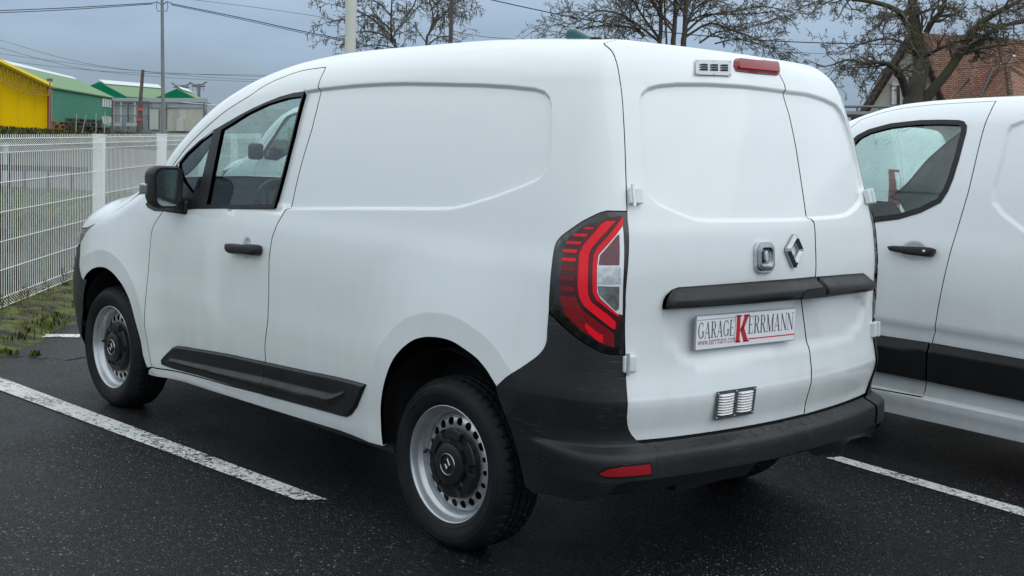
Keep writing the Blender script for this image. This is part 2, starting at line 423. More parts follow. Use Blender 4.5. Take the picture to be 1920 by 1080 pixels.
def tri_region(outline, holes=(), grid=.03, extra=None):
    """triangulate a 2D region; returns points and triangles"""
    pts = [tuple(p) for p in outline]; edges = [(i, (i+1) % len(pts)) for i in range(len(pts))]
    for h in holes:
        k = len(pts); pts += [tuple(p) for p in h]; edges += [(k+i, k+(i+1) % len(h)) for i in range(len(h))]
    O = np.asarray(outline); lo, hi = O.min(0), O.max(0); gx, gy = (grid, grid) if isinstance(grid, (int, float)) else grid
    X, Y = np.meshgrid(np.arange(lo[0]+gx/2, hi[0], gx), np.arange(lo[1]+gy/2, hi[1], gy)); X = X+(np.arange(X.shape[0]) % 2)[:, None]*gx/2
    G = np.stack([X.ravel(), Y.ravel()], 1)
    if extra is not None and len(extra): 
        de = seg_dist(extra[0], G, False) if isinstance(extra, list) else None
        E = []
        for line in extra:
            L = resample(line, .009); T = np.gradient(L, axis=0); T /= np.maximum(np.linalg.norm(T, axis=1), 1e-9)[:, None]; Nn = np.stack([-T[:, 1], T[:, 0]], 1)
            for o in (-.016, -.010, -.005, 0, .005, .010, .016): E.append(L+Nn*o)
            G = G[seg_dist(line, G, False) > .02]
        G = np.vstack([G]+E)
    keep = inside(O, G)
    for h in holes: keep &= ~inside(np.asarray(h), G)
    G = G[keep]; bd = seg_dist(O, G)
    for h in holes: bd = np.minimum(bd, seg_dist(np.asarray(h), G))
    G = G[bd > .0035]
    allp = [Vector(p) for p in pts]+[Vector(p) for p in G]
    vo, _, fo, ov, _, _ = delaunay_2d_cdt(allp, edges, [], 0, 1e-6)
    V = np.array([tuple(p) for p in vo]); F = np.array([tuple(f) for f in fo if len(f) == 3]); C = V[F].mean(1); ok = inside(O, C)
    for h in holes: ok &= ~inside(np.asarray(h), C)
    F = F[ok]; a = V[F]; ar = (a[:, 1, 0]-a[:, 0, 0])*(a[:, 2, 1]-a[:, 0, 1])-(a[:, 2, 0]-a[:, 0, 0])*(a[:, 1, 1]-a[:, 0, 1])
    F = F[np.abs(ar) > 1e-12]; ar = ar[np.abs(ar) > 1e-12]; F[ar < 0] = F[ar < 0][:, ::-1]
    return V, F

def panel_data(sh, outline, holes=(), grid=.03, disp=None, off=0.0, gap=.0018, flange=.014, step=.010, lines=None):
    O = inset(resample(outline, step, True), gap); H = [inset(resample(h, step, True), -gap) for h in holes]
    V, F = tri_region(O, H, grid, lines)
    D = (lambda a, b: disp(a, b)+off) if disp is not None else (lambda a, b: np.zeros_like(a)+off)
    u, v = V[:, 0], V[:, 1]; bn = sh.base_n(u, v); P = sh.surf(u, v)+bn*D(u, v)[:, None]
    N = sh.normal(u, v, D if disp is not None else None)
    # (u right-handed with v) -> surface normal outward needs reversed winding
    P0, P1, P2 = P[F[:, 0]], P[F[:, 1]], P[F[:, 2]]; fl = (np.cross(P1-P0, P2-P0)*N[F[:, 0]]).sum(1) < 0; F[fl] = F[fl][:, ::-1]
    Vt, Ft, Nt = [P], [F], [N]; k = len(P)
    if flange:
        for loop in [O]+H:
            u, v = loop[:, 0], loop[:, 1]; bn = sh.base_n(u, v); A = sh.surf(u, v)+bn*D(u, v)[:, None]; B = A-bn*flange; n = len(loop)
            c = np.arange(n); d = (c+1) % n; q = np.stack([k+c, k+d, k+n+d, k+n+c], 1)
            Vt += [A, B]; side = np.cross(np.roll(A, -1, 0)-A, bn); side /= np.maximum(np.linalg.norm(side, axis=1), 1e-9)[:, None]
            Nt += [side, side]; Ft.append(q); k += 2*n
    return Vt, Ft, Nt
def panel(name, sh, outline, mat, parent=None, mirror=False, **kw):
    Vt, Ft, Nt = panel_data(sh, outline, **kw)
    return join_data(name, [(Vt, Ft, Nt)], mat, parent)
def join_data(name, datas, mat, parent=None, flip=False):
    V, F, N = [], [], []; k = 0
    for Vt, Ft, Nt in datas:
        v = np.vstack(Vt); n = np.vstack(Nt)
        for f in Ft: F += [tuple(int(i)+k for i in r) for r in f]
        V.append(v); N.append(n); k += len(v)
    return mesh_obj(name, np.vstack(V), F, mat, parent, True, np.vstack(N))
def mirrored(Vt, Ft, Nt):
    s = np.array([1, -1, 1.]); return [v*s for v in Vt], [f[:, ::-1] for f in Ft], [n*s for n in Nt]

# ================================================================== THE WHITE VAN
SH = Shell(); SH.prepare()
def C(x0, y0, s, pts): return [(x0+a/s, y0+b/s) for a, b in pts]
def tr(pts, sm=0, sh=None):
    w = (sh or SH).inv(pts); return smooth_curve(w, sm) if sm else w

van = thing('delivery_van', 'white panel van parked in the centre, seen from behind with steel wheels', 'van')

B_SEAM = tr([(611, 126), (607, 135), (600, 150), (596.5, 163), (598, 168), (589, 204), (580, 240), (569, 276), (559, 310), (549, 352), (541, 390), (535, 394), (520, 420), (510, 447), (505, 480), (504, 547), (502.3, 600), (496.6, 649.5), (498, 678), (498.6, 709), (498, 728), (502, 741)])
ROOF_SEAM = tr([(611, 126), (567, 132.5), (533, 144), (500, 158.5), (467, 180.5), (425, 207), (400, 227), (375, 250), (350, 276), (327, 306)], 3)
F_SEAM = tr([(305, 397), (290, 420), (283.5, 440), (281, 493), (279, 547), (278.5, 593), (282, 627), (288, 660), (293, 685)], 3)
DOOR_BOT = tr([(293, 685), (301, 688), (374, 707), (426, 722), (502, 741)])
REAR_SEAM = tr([(1136, 86), (1148, 97), (1156, 117), (1161.5, 143.7), (1166, 179), (1168.5, 213), (1172.5, 297), (1175, 380), (1174, 480), (1172, 574), (1171, 665)], 2)
REAR_SEAM2 = tr([(1171, 665), (1170.4, 708), (1172, 745), (1172.5, 782), (1178, 808), (1192.6, 827.4)], 2)
LAMP = tr([(1175.6, 396.7), (1139, 396), (1122, 400.8), (1091.7, 416), (1061, 437), (1045.8, 452), (1039, 471.7), (1034, 513), (1031, 552), (1030, 584), (1055.6, 610.6), (1089, 638), (1116.7, 655), (1136, 663), (1171, 664.7)])
LAMP_L = np.vstack([LAMP[:1], smooth_curve(LAMP[1:10], 3)]); LAMP_B = np.vstack([smooth_curve(LAMP[9:], 3)]); LAMP = np.vstack([LAMP_L, LAMP_B[1:]])
BUMP_TOP = tr([(1030, 586), (1028.5, 620), (1027.8, 641.5), (1018.5, 662), (996, 682), (967, 702.6), (941, 724)], 3)
ARCH_R = tr([(941, 724), (930, 707), (919, 690.6), (902, 671), (880, 654.4), (857.8, 640.6), (838, 634.4), (819, 632), (802, 632.8), (782.8, 639), (763, 654), (746.7, 674), (735.6, 699), (727, 732), (723.6, 765.6), (724.4, 799), (728, 834)], 3)
SILL = tr([(728, 834), (621, 803), (504, 767), (395, 733), (317, 707), (286, 698)])
ARCH_F = tr([(279, 678), (272, 637), (264, 608), (255, 574), (248, 554), (238.5, 535.6), (229, 522.6), (220, 512.4), (209, 504), (198, 501), (188.5, 502), (179, 506), (170, 515), (164.4, 525)], 3)
HOOD_SEAM = np.array([(3.030, .823), (2.93, .905), (2.84, .960), (2.735, 1.020), (2.61, 1.062), (2.52, 1.105), (2.42, 1.150)])
uc, XS = SH.UC, SH.XS
def vtop(u, w=1.0): return SH.z0(np.asarray(u, float))+SH.AL+.70*w
DT = 1.985                                        # height coordinate of the rear door tops
def arc_v(us, w): return [(float(u), float(vtop(u, w))) for u in us]

SWAGE = tr([(541, 391), (470, 391.5), (430, 392)]+[(430, 300), (520, 235), (560, 185), (573, 171), (596, 167), (627, 163.3), (660, 160), (710, 156.7), (760, 155.3), (820, 156.3), (898, 158), (950, 161), (1001.5, 166), (1019.6, 172), (1028.7, 182), (1032.6, 198), (1033, 250), (1031, 288.5), (1024.8, 314.5), (1009, 335), (975.6, 349.5), (924, 369), (872, 385), (846, 390.4), (820, 391.5), (700, 391)])
RSW = tr([(1480, 171.7), (1438, 166), (1396, 161), (1327, 157), (1271, 157), (1238, 160), (1215.6, 166), (1204, 177), (1201, 191), (1204.4, 241), (1211, 324), (1217, 363), (1232, 380), (1271, 398), (1304, 410.6), (1332, 413), (1400, 412.5), (1479, 412), (1527, 409), (1570, 406.5), (1590, 402), (1607, 388.7), (1618, 370), (1618, 350), (1609, 306.8), (1596, 256), (1586, 225), (1579, 209), (1568, 196.5), (1546, 185.5), (1514.5, 176)])
PSW = tr([(1244, 560), (1244.6, 599), (1253.7, 635), (1272, 663.7), (1290, 679), (1308, 683), (1376, 675.4), (1453, 661), (1520, 652), (1570, 640), (1597, 627), (1613, 607), (1625, 567), (1600, 540), (1400, 540)])
SW_LINES = [np.vstack([SWAGE[6:], SWAGE[:1]])]
AR_ALL = [ARCH_R, ARCH_F]
def grow_out(A, d):
    c = np.array([A[:, 0].mean(), .33]); T = np.gradient(A, axis=0); T /= np.linalg.norm(T, axis=1)[:, None]; N = np.stack([-T[:, 1], T[:, 0]], 1); N *= np.sign(((A-c)*N).sum(1))[:, None]; return A+N*d
AR_LINES = [grow_out(ARCH_R, .092), grow_out(ARCH_F, .092)]
def flat(u, v): return np.stack([np.ravel(u), np.ravel(v)], 1)
def belt(X):
    t_ = np.where(X[:, 1] < .675, np.clip((X[:, 1]-.575)/.10, 0, 1), np.clip((.93-X[:, 1])/.255, 0, 1)**1.3)
    um = np.where(X[:, 0] < uc, 2*uc-X[:, 0], X[:, 0]); return .012*t_*sstep(-.22, -.62, um)
def flare(X):
    dd = seg_dist(ARCH_R, X, False); return .024*np.clip((.36-dd)/.27, 0, 1)**1.7
def disp(u, v):
    u = np.asarray(u, float); v = np.asarray(v, float); sh_ = u.shape; X = flat(u, v); d = np.zeros(len(X))
    side = X[:, 0] > -.75; rear = X[:, 0] < -.75
    k = side & (X[:, 1] > 1.05)
    if k.any(): d[k] -= .014*(1-sstep(-.007, .005, sdist(SWAGE, X[k])))
    k = rear & (X[:, 1] > 1.15)
    if k.any(): d[k] -= .014*(1-sstep(-.008, .006, sdist(RSW, X[k])))
    k = rear & (X[:, 1] < 1.15) & (X[:, 1] > .6)
    if k.any(): d[k] -= .012*(1-sstep(-.03, .02, sdist(PSW, X[k])))
    d += belt(X)
    for A in AR_ALL:
        c = A.mean(0); k = (np.abs(X[:, 0]-c[0]) < .85) & (X[:, 1] < 1.2)
        if k.any():
            dd = seg_dist(A, X[k], False); tt_ = np.clip((.36-dd)/.27, 0, 1); d[k] += .024*tt_**1.7
    # scalloped shoulder running under the windows, pressed dish round the door pull
    k = side & (X[:, 1] > .8) & (X[:, 1] < 1.2)
    hx, hz = HNDL; r = np.hypot((X[:, 0]-hx)/.040, (X[:, 1]-hz)/.052); d -= .014*np.where(side, sstep(1.02, .55, r), 0)
    return d.reshape(sh_)
HNDL = tuple(tr([(461.5, 466.5)])[0])
HD_LINE = [np.array([(HNDL[0]+.040*k*math.cos(t), HNDL[1]+.052*k*math.sin(t)) for t in np.linspace(0, 2*math.pi, 25)]) for k in (.98, .6)]

# ---- body shell
bo = [tuple(p) for p in REAR_SEAM[::-1]][:0]
body = np.vstack([REAR_SEAM[:-5], LAMP_L[0:], BUMP_TOP[1:], ARCH_R[1:], SILL[1:], [(2.245, .29)], DOOR_BOT, B_SEAM[::-1][1:], ROOF_SEAM[1:],
    [(2.18, 1.205), (2.235, 1.150), (2.30, 1.150), (2.42, 1.152)], [(2.40, float(vtop(2.40, .10)))], arc_v(np.linspace(2.38, 1.87, 14), .10), [(1.85, float(vtop(1.85, .10)))],
    [(1.85, float(vtop(1.85, .5))), (1.85, float(vtop(1.85))+.002)], arc_v(np.linspace(1.8, uc, 60), 1.0)])
DTC = [(-.80, DT), (-.68, 1.965), (-.59, 1.93), (-.53, 1.90)]
body[-60:, 1] += .002
body = np.vstack([body, [(uc-.002, float(vtop(uc))+.002), (uc-.002, DT)], [(u, DT) for u in np.linspace(uc, -.85, 12)], DTC])
# the seam above the lamp follows the traced line down to the lamp's top corner
ks = [i for i in range(len(REAR_SEAM)) if REAR_SEAM[i, 1] > LAMP[0, 1]+.01]
body = np.vstack([REAR_SEAM[ks], body[len(REAR_SEAM)-5:]])
Lb = panel_data(SH, body, grid=.034, disp=disp, lines=SW_LINES+AR_LINES[:1], gap=.0027)
o_body = join_data('body_shell', [Lb, mirrored(*Lb)], M_WHITE, van)

# ---- front wing, bonnet, windscreen
wing = np.vstack([F_SEAM, [(2.245, .30)], ARCH_F[1:], tr([(161, 518), (158, 505), (156, 477), (154.5, 460)]), HOOD_SEAM, [(2.30, 1.150), (2.235, 1.148), (2.17, 1.11)]])
Lw = panel_data(SH, wing, grid=.03, disp=disp, gap=.002, lines=AR_LINES[1:])
join_data('front_wing', [Lw], M_WHITE, van); join_data('front_wing', [mirrored(*Lw)], M_WHITE, van)
bon = np.vstack([[(2.44, 1.150)], HOOD_SEAM[::-1][1:5], [(2.95, .925), (3.2, .905), (3.6, .90), (SH.UF+.002, .90)], arc_v([SH.UF+.002], 1.003), arc_v(np.linspace(SH.UF, 2.46, 40), 1.003), arc_v([2.44], .6), arc_v([2.44], .2)])
Lh = panel_data(SH, bon, grid=.04, gap=.0018); join_data('bonnet', [Lh, mirrored(*Lh)], M_WHITE, van)
ws = np.vstack([arc_v(np.linspace(2.43, 1.86, 20), .105), arc_v([1.86], .5), arc_v(np.linspace(1.86, 2.43, 20), 1.003)])
Lg = panel_data(SH, ws, grid=.06, gap=.0005, off=-.004, flange=0); join_data('windscreen', [Lg, mirrored(*Lg)], M_GLASSC, van)

# ---- front door with its glass
WIN = tr(C(250, 150, 4, [(1288, 84), (1200, 97), (1100, 125), (1000, 165), (900, 210), (800, 262), (700, 320), (610, 372), (500, 452), (400, 545), (325, 636)])+[(300, 352), (281.7, 370), (273.3, 383.3), (278, 390), (290, 396), (303, 396.7), (367, 392)]+C(250, 150, 4, [(1058, 961), (1130, 700), (1200, 420)]))
HOLE = tr(C(250, 150, 4, [(1278, 95), (1195, 108), (1100, 136), (1000, 176), (900, 221), (800, 273), (700, 331), (600, 393), (500, 466), (400, 559), (345, 625)])+[(330, 380), (345, 387), (367, 387)]+C(250, 150, 4, [(1046, 950), (1120, 700), (1190, 420)]))
door = np.vstack([B_SEAM, DOOR_BOT[::-1][1:], F_SEAM[::-1][1:], [(2.17, 1.11), (2.235, 1.148), (2.18, 1.205)], ROOF_SEAM[::-1][:-1]])
Ld = panel_data(SH, door, holes=[HOLE], grid=.032, disp=disp, lines=SW_LINES+HD_LINE, gap=.0027, flange=.02)
door_o = join_data('front_door', [Ld], M_WHITE, van); rdoor_o = join_data('front_door', [mirrored(*Ld)], M_WHITE, van)
GD = tr(C(250, 150, 4, [(1266, 124), (1150, 140), (1000, 186), (850, 258), (740, 328), (664, 375), (552, 935), (1044, 931), (1120, 700), (1190, 420)]))
GQ = tr(C(250, 150, 4, [(608, 372), (500, 462), (400, 555), (332, 632), (380, 760), (450, 850), (505, 790)]))
Lf = panel_data(SH, WIN, holes=[GD, GQ], grid=.03, off=.0025, gap=.0008, flange=.02)
join_data('window_frame', [Lf], M_TRIM, door_o); join_data('window_frame', [mirrored(*Lf)], M_TRIM, rdoor_o)
for nm, poly in (('door_glass', GD), ('quarter_glass', GQ)):
    L_ = panel_data(SH, inset(poly, -.012), grid=.05, off=-.008, gap=.0, flange=0)
    join_data(nm, [L_], M_GLASS, door_o); join_data(nm, [mirrored(*L_)], M_GLASS, rdoor_o)

# ---- door pull
def on_side(sh, u, v, off): return sh.surf(u, v)+sh.base_n(u, v)*off
def pull(sh, px, mat, parent, flipy=False):
    P = tr(px, 0, sh); P = smooth_curve(np.vstack([P, P[:1]]), 3)[:-1]; c = P.mean(0); mb = MB(); rings = []
    for s_, o_ in ((1.0, .004), (1.0, .030), (.93, .040), (.75, .045), (.4, .0465)): rings.append([tuple(on_side(sh, *(c+(p-c)*np.array([1-(1-s_)*.35, s_])), o_)) for p in P])
    n = len(P); v = [q for r_ in rings for q in r_]; f = [(i*n+j, i*n+(j+1) % n, (i+1)*n+(j+1) % n, (i+1)*n+j) for i in range(4) for j in range(n)]+[tuple(range(4*n, 5*n))]
    if flipy: v = [(a, -b, c_) for a, b, c_ in v]
    return MB().add(v, f).build('door_handle', mat, parent, smooth=True, sharp=50)
HP = [(435, 462), (437.5, 457.7), (449, 457.5), (460, 459.5), (480, 458.5), (491.7, 461.7), (492.7, 473), (486.7, 479), (470, 477.5), (455, 476), (443, 475.7), (436, 470)]
pull(SH, HP, M_PLAS, door_o); pull(SH, HP, M_PLAS, rdoor_o, True)

# ---- lower side mouldings (two pieces split at the door seam)
MT = tr([(298.6, 676.8), (312, 663), (324.7, 650.8), (332.5, 647.7), (348, 649.5), (426, 662.5), (498, 678), (582.5, 696), (689, 717), (696.6, 718.5), (694.5, 723), (676, 761), (663, 777), (653, 781.5), (640, 779.7), (582.5, 764), (504, 743), (426, 720), (374, 704), (301, 685)])
MR = tr([(327, 672), (426, 692), (498, 707), (560, 722), (629, 738), (655, 733), (648, 742), (626, 757), (608.5, 757.5), (494, 727.6), (400, 700), (318, 677)])
def mdisp(u, v):
    X = flat(u, v); s1 = sdist(MR, X); s0 = -sdist(MT, X)
    return (.004+.010*sstep(0, .012, s0)+.020*(1-sstep(-.022, .006, s1))+flare(X)).reshape(np.shape(u))
ub = float(B_SEAM[-4, 0])
def clip_poly(P, fn):
    out = []
    for a, b in zip(P, np.roll(P, -1, 0)):
        fa, fb = fn(a), fn(b)
        if fa >= 0: out.append(a)
        if (fa >= 0) != (fb >= 0): out.append(a+(b-a)*fa/(fa-fb))
    return np.array(out)
MTr = resample(MT, .02, True)
for P_, par in ((clip_poly(MTr, lambda p: p[0]-ub), 1), (clip_poly(MTr, lambda p: ub-p[0]), 0)):
    L_ = panel_data(SH, P_, grid=.014, disp=mdisp, gap=.0012, flange=.02, lines=[MR, inset(MT, .007)])
    join_data('side_moulding', [L_], M_PLAS, door_o if par else van); join_data('side_moulding', [mirrored(*L_)], M_PLAS, rdoor_o if par else van)

# ---- rear doors
SPLIT = tr([(1471, 158.7), (1473, 172), (1486, 215), (1500, 284.7), (1511, 357), (1518, 407.5), (1526, 416.7), (1529, 460), (1529, 518), (1531.5, 540), (1533, 557), (1507.7, 560), (1513, 610), (1516, 646.7), (1517, 693), (1516, 707), (1512, 740.6), (1508, 778)])
SPLIT = np.vstack([[(SPLIT[0, 0], DT), (SPLIT[0, 0], 1.80)], SPLIT])
DB = np.array([(u, .536) for u in np.linspace(float(REAR_SEAM2[-1, 0]), float(SPLIT[-1, 0]), 8)])
topL = np.array([(u, DT) for u in np.linspace(SPLIT[0, 0], -.85, 9)]+DTC)
rseam = np.vstack([REAR_SEAM, REAR_SEAM2[1:]])
ldoor = np.vstack([rseam, DB[1:], SPLIT[::-1][1:], topL[1:]])
rs_m = rseam.copy(); rs_m[:, 0] = 2*uc-rs_m[:, 0]
rdoor = np.vstack([SPLIT, [(u, .536) for u in np.linspace(float(SPLIT[-1, 0]), float(rs_m[-1, 0]), 6)][1:], rs_m[::-1][1:], [(2*uc-a, b) for a, b in DTC[::-1]], [(u, DT) for u in np.linspace(2*uc+.85, SPLIT[0, 0], 6)][:-1]])
LN = [np.array([(-.80, .675), (2*uc+.80, .675)]), RSW[:], np.vstack([RSW[-1:], RSW[:1]])]
for P_ in (ldoor, rdoor):
    L_ = panel_data(SH, P_, grid=.03, disp=disp, lines=LN, gap=.0036, flange=.02)
    o_ = join_data('rear_door', [L_], M_WHITE, van)
    if P_ is ldoor: rdl = o_
    else: rdr = o_
rdl['label'] = 'wider left rear door with the number plate'; rdr['label'] = 'narrower right rear door'

# ---- black trim bar across the rear doors
def bar_disp(poly):
    def f(u, v):
        X = flat(u, v); s0 = -sdist(poly, X); top = np.interp(X[:, 0], BT[:, 0][::-1], BT[:, 1][::-1])
        t_ = np.clip((top-X[:, 1])/.045, 0, 1)
        return (.006+.034*sstep(0, 1, t_)*np.clip(s0/.012, .25, 1)).reshape(np.shape(u))
    return f
BARL = tr([(1242, 579.5), (1243.9, 565), (1248.5, 554.8), (1258.9, 543), (1271.9, 538), (1340, 533.2), (1430, 526.2), (1529, 518), (1531.5, 540), (1532.5, 557.5), (1450, 564.6), (1365, 571.7)])
BARR = tr([(1531.7, 518.3), (1580, 514.2), (1616.7, 511.7), (1623, 516.7), (1627.7, 528), (1628, 545), (1580, 551.5), (1534, 557)])
BT = np.vstack([BARL[4:8], BARR[1:3]])
for P_, par in ((BARL, rdl), (BARR, rdr)):
    L_ = panel_data(SH, P_, grid=.010, disp=bar_disp(P_), gap=.0008, flange=.03, step=.006); join_data('trim_bar', [L_], M_PLAS, par)
HP2 = tr([(1484.5, 559), (1487, 551), (1490, 546), (1498, 540.5), (1528, 536), (1530, 555)])
L_ = panel_data(SH, HP2, grid=.012, off=.0425, gap=.001, flange=.008); join_data('release_pad', [L_], M_TRIM, rdl)

# ---- local frames on the rear doors for small fittings
def frame_at(sh, px, off=0.0):
    u, v = tr([px], 0, sh)[0]; p = on_side(sh, u, v, off); n = sh.base_n(u, v)
    z = np.array([0, 0, 1.0])-n*n[2]; z /= np.linalg.norm(z); y = np.cross(z, n); return p, n, y, z      # y: towards the viewer's right
def scale_to(px_list, fr):
    """pixels to (right, up) metres in the frame plane"""
    p, n, y, z = fr; out = []
    for a, b in px_list:
        d = ray_at(a, b); t = ((p-CAM)@n)/(d@n); q = CAM+d*t-p; out.append((q@y, q@z))
    return np.array(out)
def plane_fn(fr): p, n, y, z = fr; return lambda a, b, h: p+y*a+z*b+n*h

# number plate
fr = frame_at(SH, (1397, 617), .008); fn = plane_fn(fr)
pc = scale_to([(1300.4, 593.7), (1487, 577.4), (1493.5, 637.3), (1305.6, 656.5)], fr)
M_PLATE = simple('plate_white', (0.92, 0.92, 0.94), 0.25, amt=0.03, coat=0.4); M_PFR = simple('plate_rim_grey', (0.35, 0.34, 0.38), 0.4)
M_INKN = simple('navy_ink', (0.03, 0.035, 0.075), 0.4); M_INKR = simple('red_ink', (0.62, 0.02, 0.035), 0.4, amt=0.08); M_INKD = simple('dark_red_ink', (0.30, 0.02, 0.04), 0.4)
pw = (np.linalg.norm(pc[1]-pc[0])+np.linalg.norm(pc[2]-pc[3]))/2; ph = (np.linalg.norm(pc[3]-pc[0])+np.linalg.norm(pc[2]-pc[1]))/2
pcc = pc.mean(0); ax = (pc[1]-pc[0]+pc[2]-pc[3]); ax /= np.linalg.norm(ax); ay = np.array([-ax[1], ax[0]])
def pl(a, b, h): q = pcc+ax*a+ay*b; return fn(q[0], q[1], h*.6)
def rrect(w, h, r, n=4):
    out = []
    for cx, cy, a0 in ((w/2-r, h/2-r, 0), (-w/2+r, h/2-r, 90), (-w/2+r, -h/2+r, 180), (w/2-r, -h/2+r, 270)):
        for i in range(n+1): t = R(a0+90*i/n); out.append((cx+r*math.cos(t), cy+r*math.sin(t)))
    return out
plate = MB().prism(rrect(pw, ph, .006), lambda a, b, h: pl(a, b, h-.010), .014).build('number_plate', M_PFR, rdl, bevel=.001)
MB().prism(rrect(pw-.008, ph-.007, .004), pl, .0055).build('plate_face', M_PLATE, plate)
# letters
def G_arc(cx, cy, rx, ry, a0, a1, t0, t1, n=14):
    o, i_ = [], []
    for k in range(n+1):
        a = R(a0+(a1-a0)*k/n); w = t1+(t0-t1)*abs(math.cos(a)); o.append((cx+(rx)*math.cos(a), cy+ry*math.sin(a))); i_.append((cx+(rx-w)*math.cos(a), cy+(ry-min(w, t1*1.3))*math.sin(a)))
    return [[o[k], o[k+1], i_[k+1], i_[k]] for k in range(n)]
def quad(x0, y0, x1, y1, w): return [(x0-w/2, y0), (x0+w/2, y0), (x1+w/2, y1), (x1-w/2, y1)]
def rc(x0, y0, x1, y1): return [(x0, y0), (x1, y0), (x1, y1), (x0, y1)]
K, k_ = .135, .05
GLY = {
 'G': (.74, G_arc(.37, .5, .37, .5, 50, 310, K, k_)+[rc(.56, .08, .56+K, .42), rc(.46, .40, .78, .445), rc(.58, .70, .62, .93)]),
 'A': (.76, [quad(.10, 0, .38, 1, k_), quad(.64, 0, .37, 1, K), rc(.20, .30, .54, .345), rc(0, 0, .22, .035), rc(.50, 0, .77, .035)]),
 'R': (.72, [rc(.09, 0, .09+K, 1), rc(.0, .965, .36, 1), rc(0, 0, .32, .035), rc(.2, .48, .38, .52), quad(.62, 0, .36, .5, K), rc(.55, 0, .76, .035)]+G_arc(.34, .74, .27, .26, -90, 90, K, .04)),
 'E': (.64, [rc(.09, 0, .09+K, 1), rc(0, .965, .58, 1), rc(0, 0, .60, .035), rc(.2, .485, .46, .52), rc(.555, .78, .585, 1), rc(.575, 0, .605, .24), rc(.44, .40, .465, .6)]),
 'M': (.94, [quad(.12, 0, .12, 1, k_), quad(.47, 0, .14, 1, K), quad(.47, 0, .80, 1, k_), rc(.74, 0, .74+K, 1), rc(0, 0, .24, .035), rc(.66, 0, .95, .035), rc(.0, .965, .16, 1), rc(.78, .965, .95, 1)]),
 'N': (.80, [quad(.12, 0, .12, 1, k_), quad(.68, 0, .12, 1, K), quad(.70, 0, .70, 1, k_), rc(0, 0, .24, .035), rc(.58, .965, .82, 1), rc(.0, .965, .16, 1)]),
}
def word(mb, text, x0, y0, h, width, depth=.0003, base=.0056, tracking=.06, scale_first=1.0):
    tot = sum(GLY[c][0] for c in text)+tracking*(len(text)-1); sx = width/tot; x = x0
    for c in text:
        w, polys = GLY[c]
        for P_ in polys: mb.prism([(x+a*sx, y0+b*h) for a, b in P_], lambda a, b, t: pl(a, b, base+t), depth)
        x += (w+tracking)*sx
hw, hh = pw/2, ph/2
mb = MB(); word(mb, 'GARAGE', -hw+.012, -.020*1.0, .056, .345*pw); mb.build('plate_lettering', M_INKN, plate)
mb = MB(); word(mb, 'KERRMANN'[1:], -hw+.505*pw, -.0185, .062, .468*pw); mb.build('plate_lettering', M_INKN, plate)
kx, ky, kw, kh = -hw+.385*pw, -hh+.12*ph, .115*pw, .80*ph
mb = MB(); sl = .10
def kq(P_): return [(kx+a*kw+(b)*0.0, ky+b*kh) for a, b in P_]
for P_ in ([(0.02, 0), (.34, 0), (.34, 1), (.02, 1)], [(.34, .40), (.72, 1), (1.08, 1), (.62, .42)], [(.36, .52), (.62, .62), (1.10, 0), (.70, 0), (.40, .40)], [(0, 0), (.42, 0), (.42, .06), (0, .06)], [(-.02, .94), (.42, .94), (.42, 1), (-.02, 1)], [(.62, .94), (1.14, .94), (1.14, 1), (.62, 1)], [(.64, 0), (1.16, 0), (1.16, .06), (.64, .06)]):
    mb.prism(kq(P_), lambda a, b, t: pl(a, b, .0060+t), .0004)
mb.build('plate_lettering', M_INKR, plate)
mb = MB()
mb.prism([(kx-.006, ky), (kx-.004, ky), (kx-.004, ky+kh), (kx-.006, ky+kh)], lambda a, b, t: pl(a, b, .0056+t), .0003)
mb.prism(rc(-hw+.006, hh-.017, kx-.004, hh-.0155), lambda a, b, t: pl(a, b, .0056+t), .0003); mb.build('plate_rule', M_INKN, plate)
MB().prism(rc(kx+kw*1.1, -hh+.021, hw-.004, -hh+.0255), lambda a, b, t: pl(a, b, .0056+t), .0003).build('plate_rule', M_INKR, plate)
fc = bpy.data.curves.new('web', 'FONT'); fc.body = 'www.kerrmann.com'; fc.size = .036; fo = bpy.data.objects.new('web', fc); scene.collection.objects.link(fo)
bpy.context.view_layer.update(); me = bpy.data.meshes.new_from_object(fo); vs = np.array([v.co[:2] for v in me.vertices]); wdt = vs[:, 0].max()
fcs = [tuple(p.vertices) for p in me.polygons]; bpy.data.objects.remove(fo)
mesh_obj('plate_lettering', [pl(-hw+.012+a/wdt*.36*pw, -hh+.017+b, .0058) for a, b in vs], fcs, M_INKD, plate)

# lozenge badge: hollow rhombus with a raised ridge
fr = frame_at(SH, (1487.5, 470), .003); fn2 = plane_fn(fr)
q = scale_to([(1488.5, 438.7), (1471.5, 468.5), (1487, 501.7), (1503, 469)], fr); T, Lf_, Bm, Rt = q; cc = q.mean(0)
ring = []
def lerp(a, b, t): return a+(b-a)*t
out_ = [T+[-.008, 0], T+[.010, 0], Rt+[0, .006], Rt+[0, -.006], Bm+[.010, 0], Bm+[-.008, 0], Lf_+[0, -.006], Lf_+[0, .006]]
mid = [lerp(cc, p, .72) for p in out_]; inn = [lerp(cc, p, .44) for p in out_]
v = [fn2(*p, h) for L_, h in ((out_, 0), (out_, .008), (mid, .017), (inn, .008), (inn, 0)) for p in L_]
f = [(i*8+j, i*8+(j+1) % 8, (i+1)*8+(j+1) % 8, (i+1)*8+j) for i in range(4) for j in range(8)]
MB().add(v, f).build('emblem', M_CHROME, rdl)

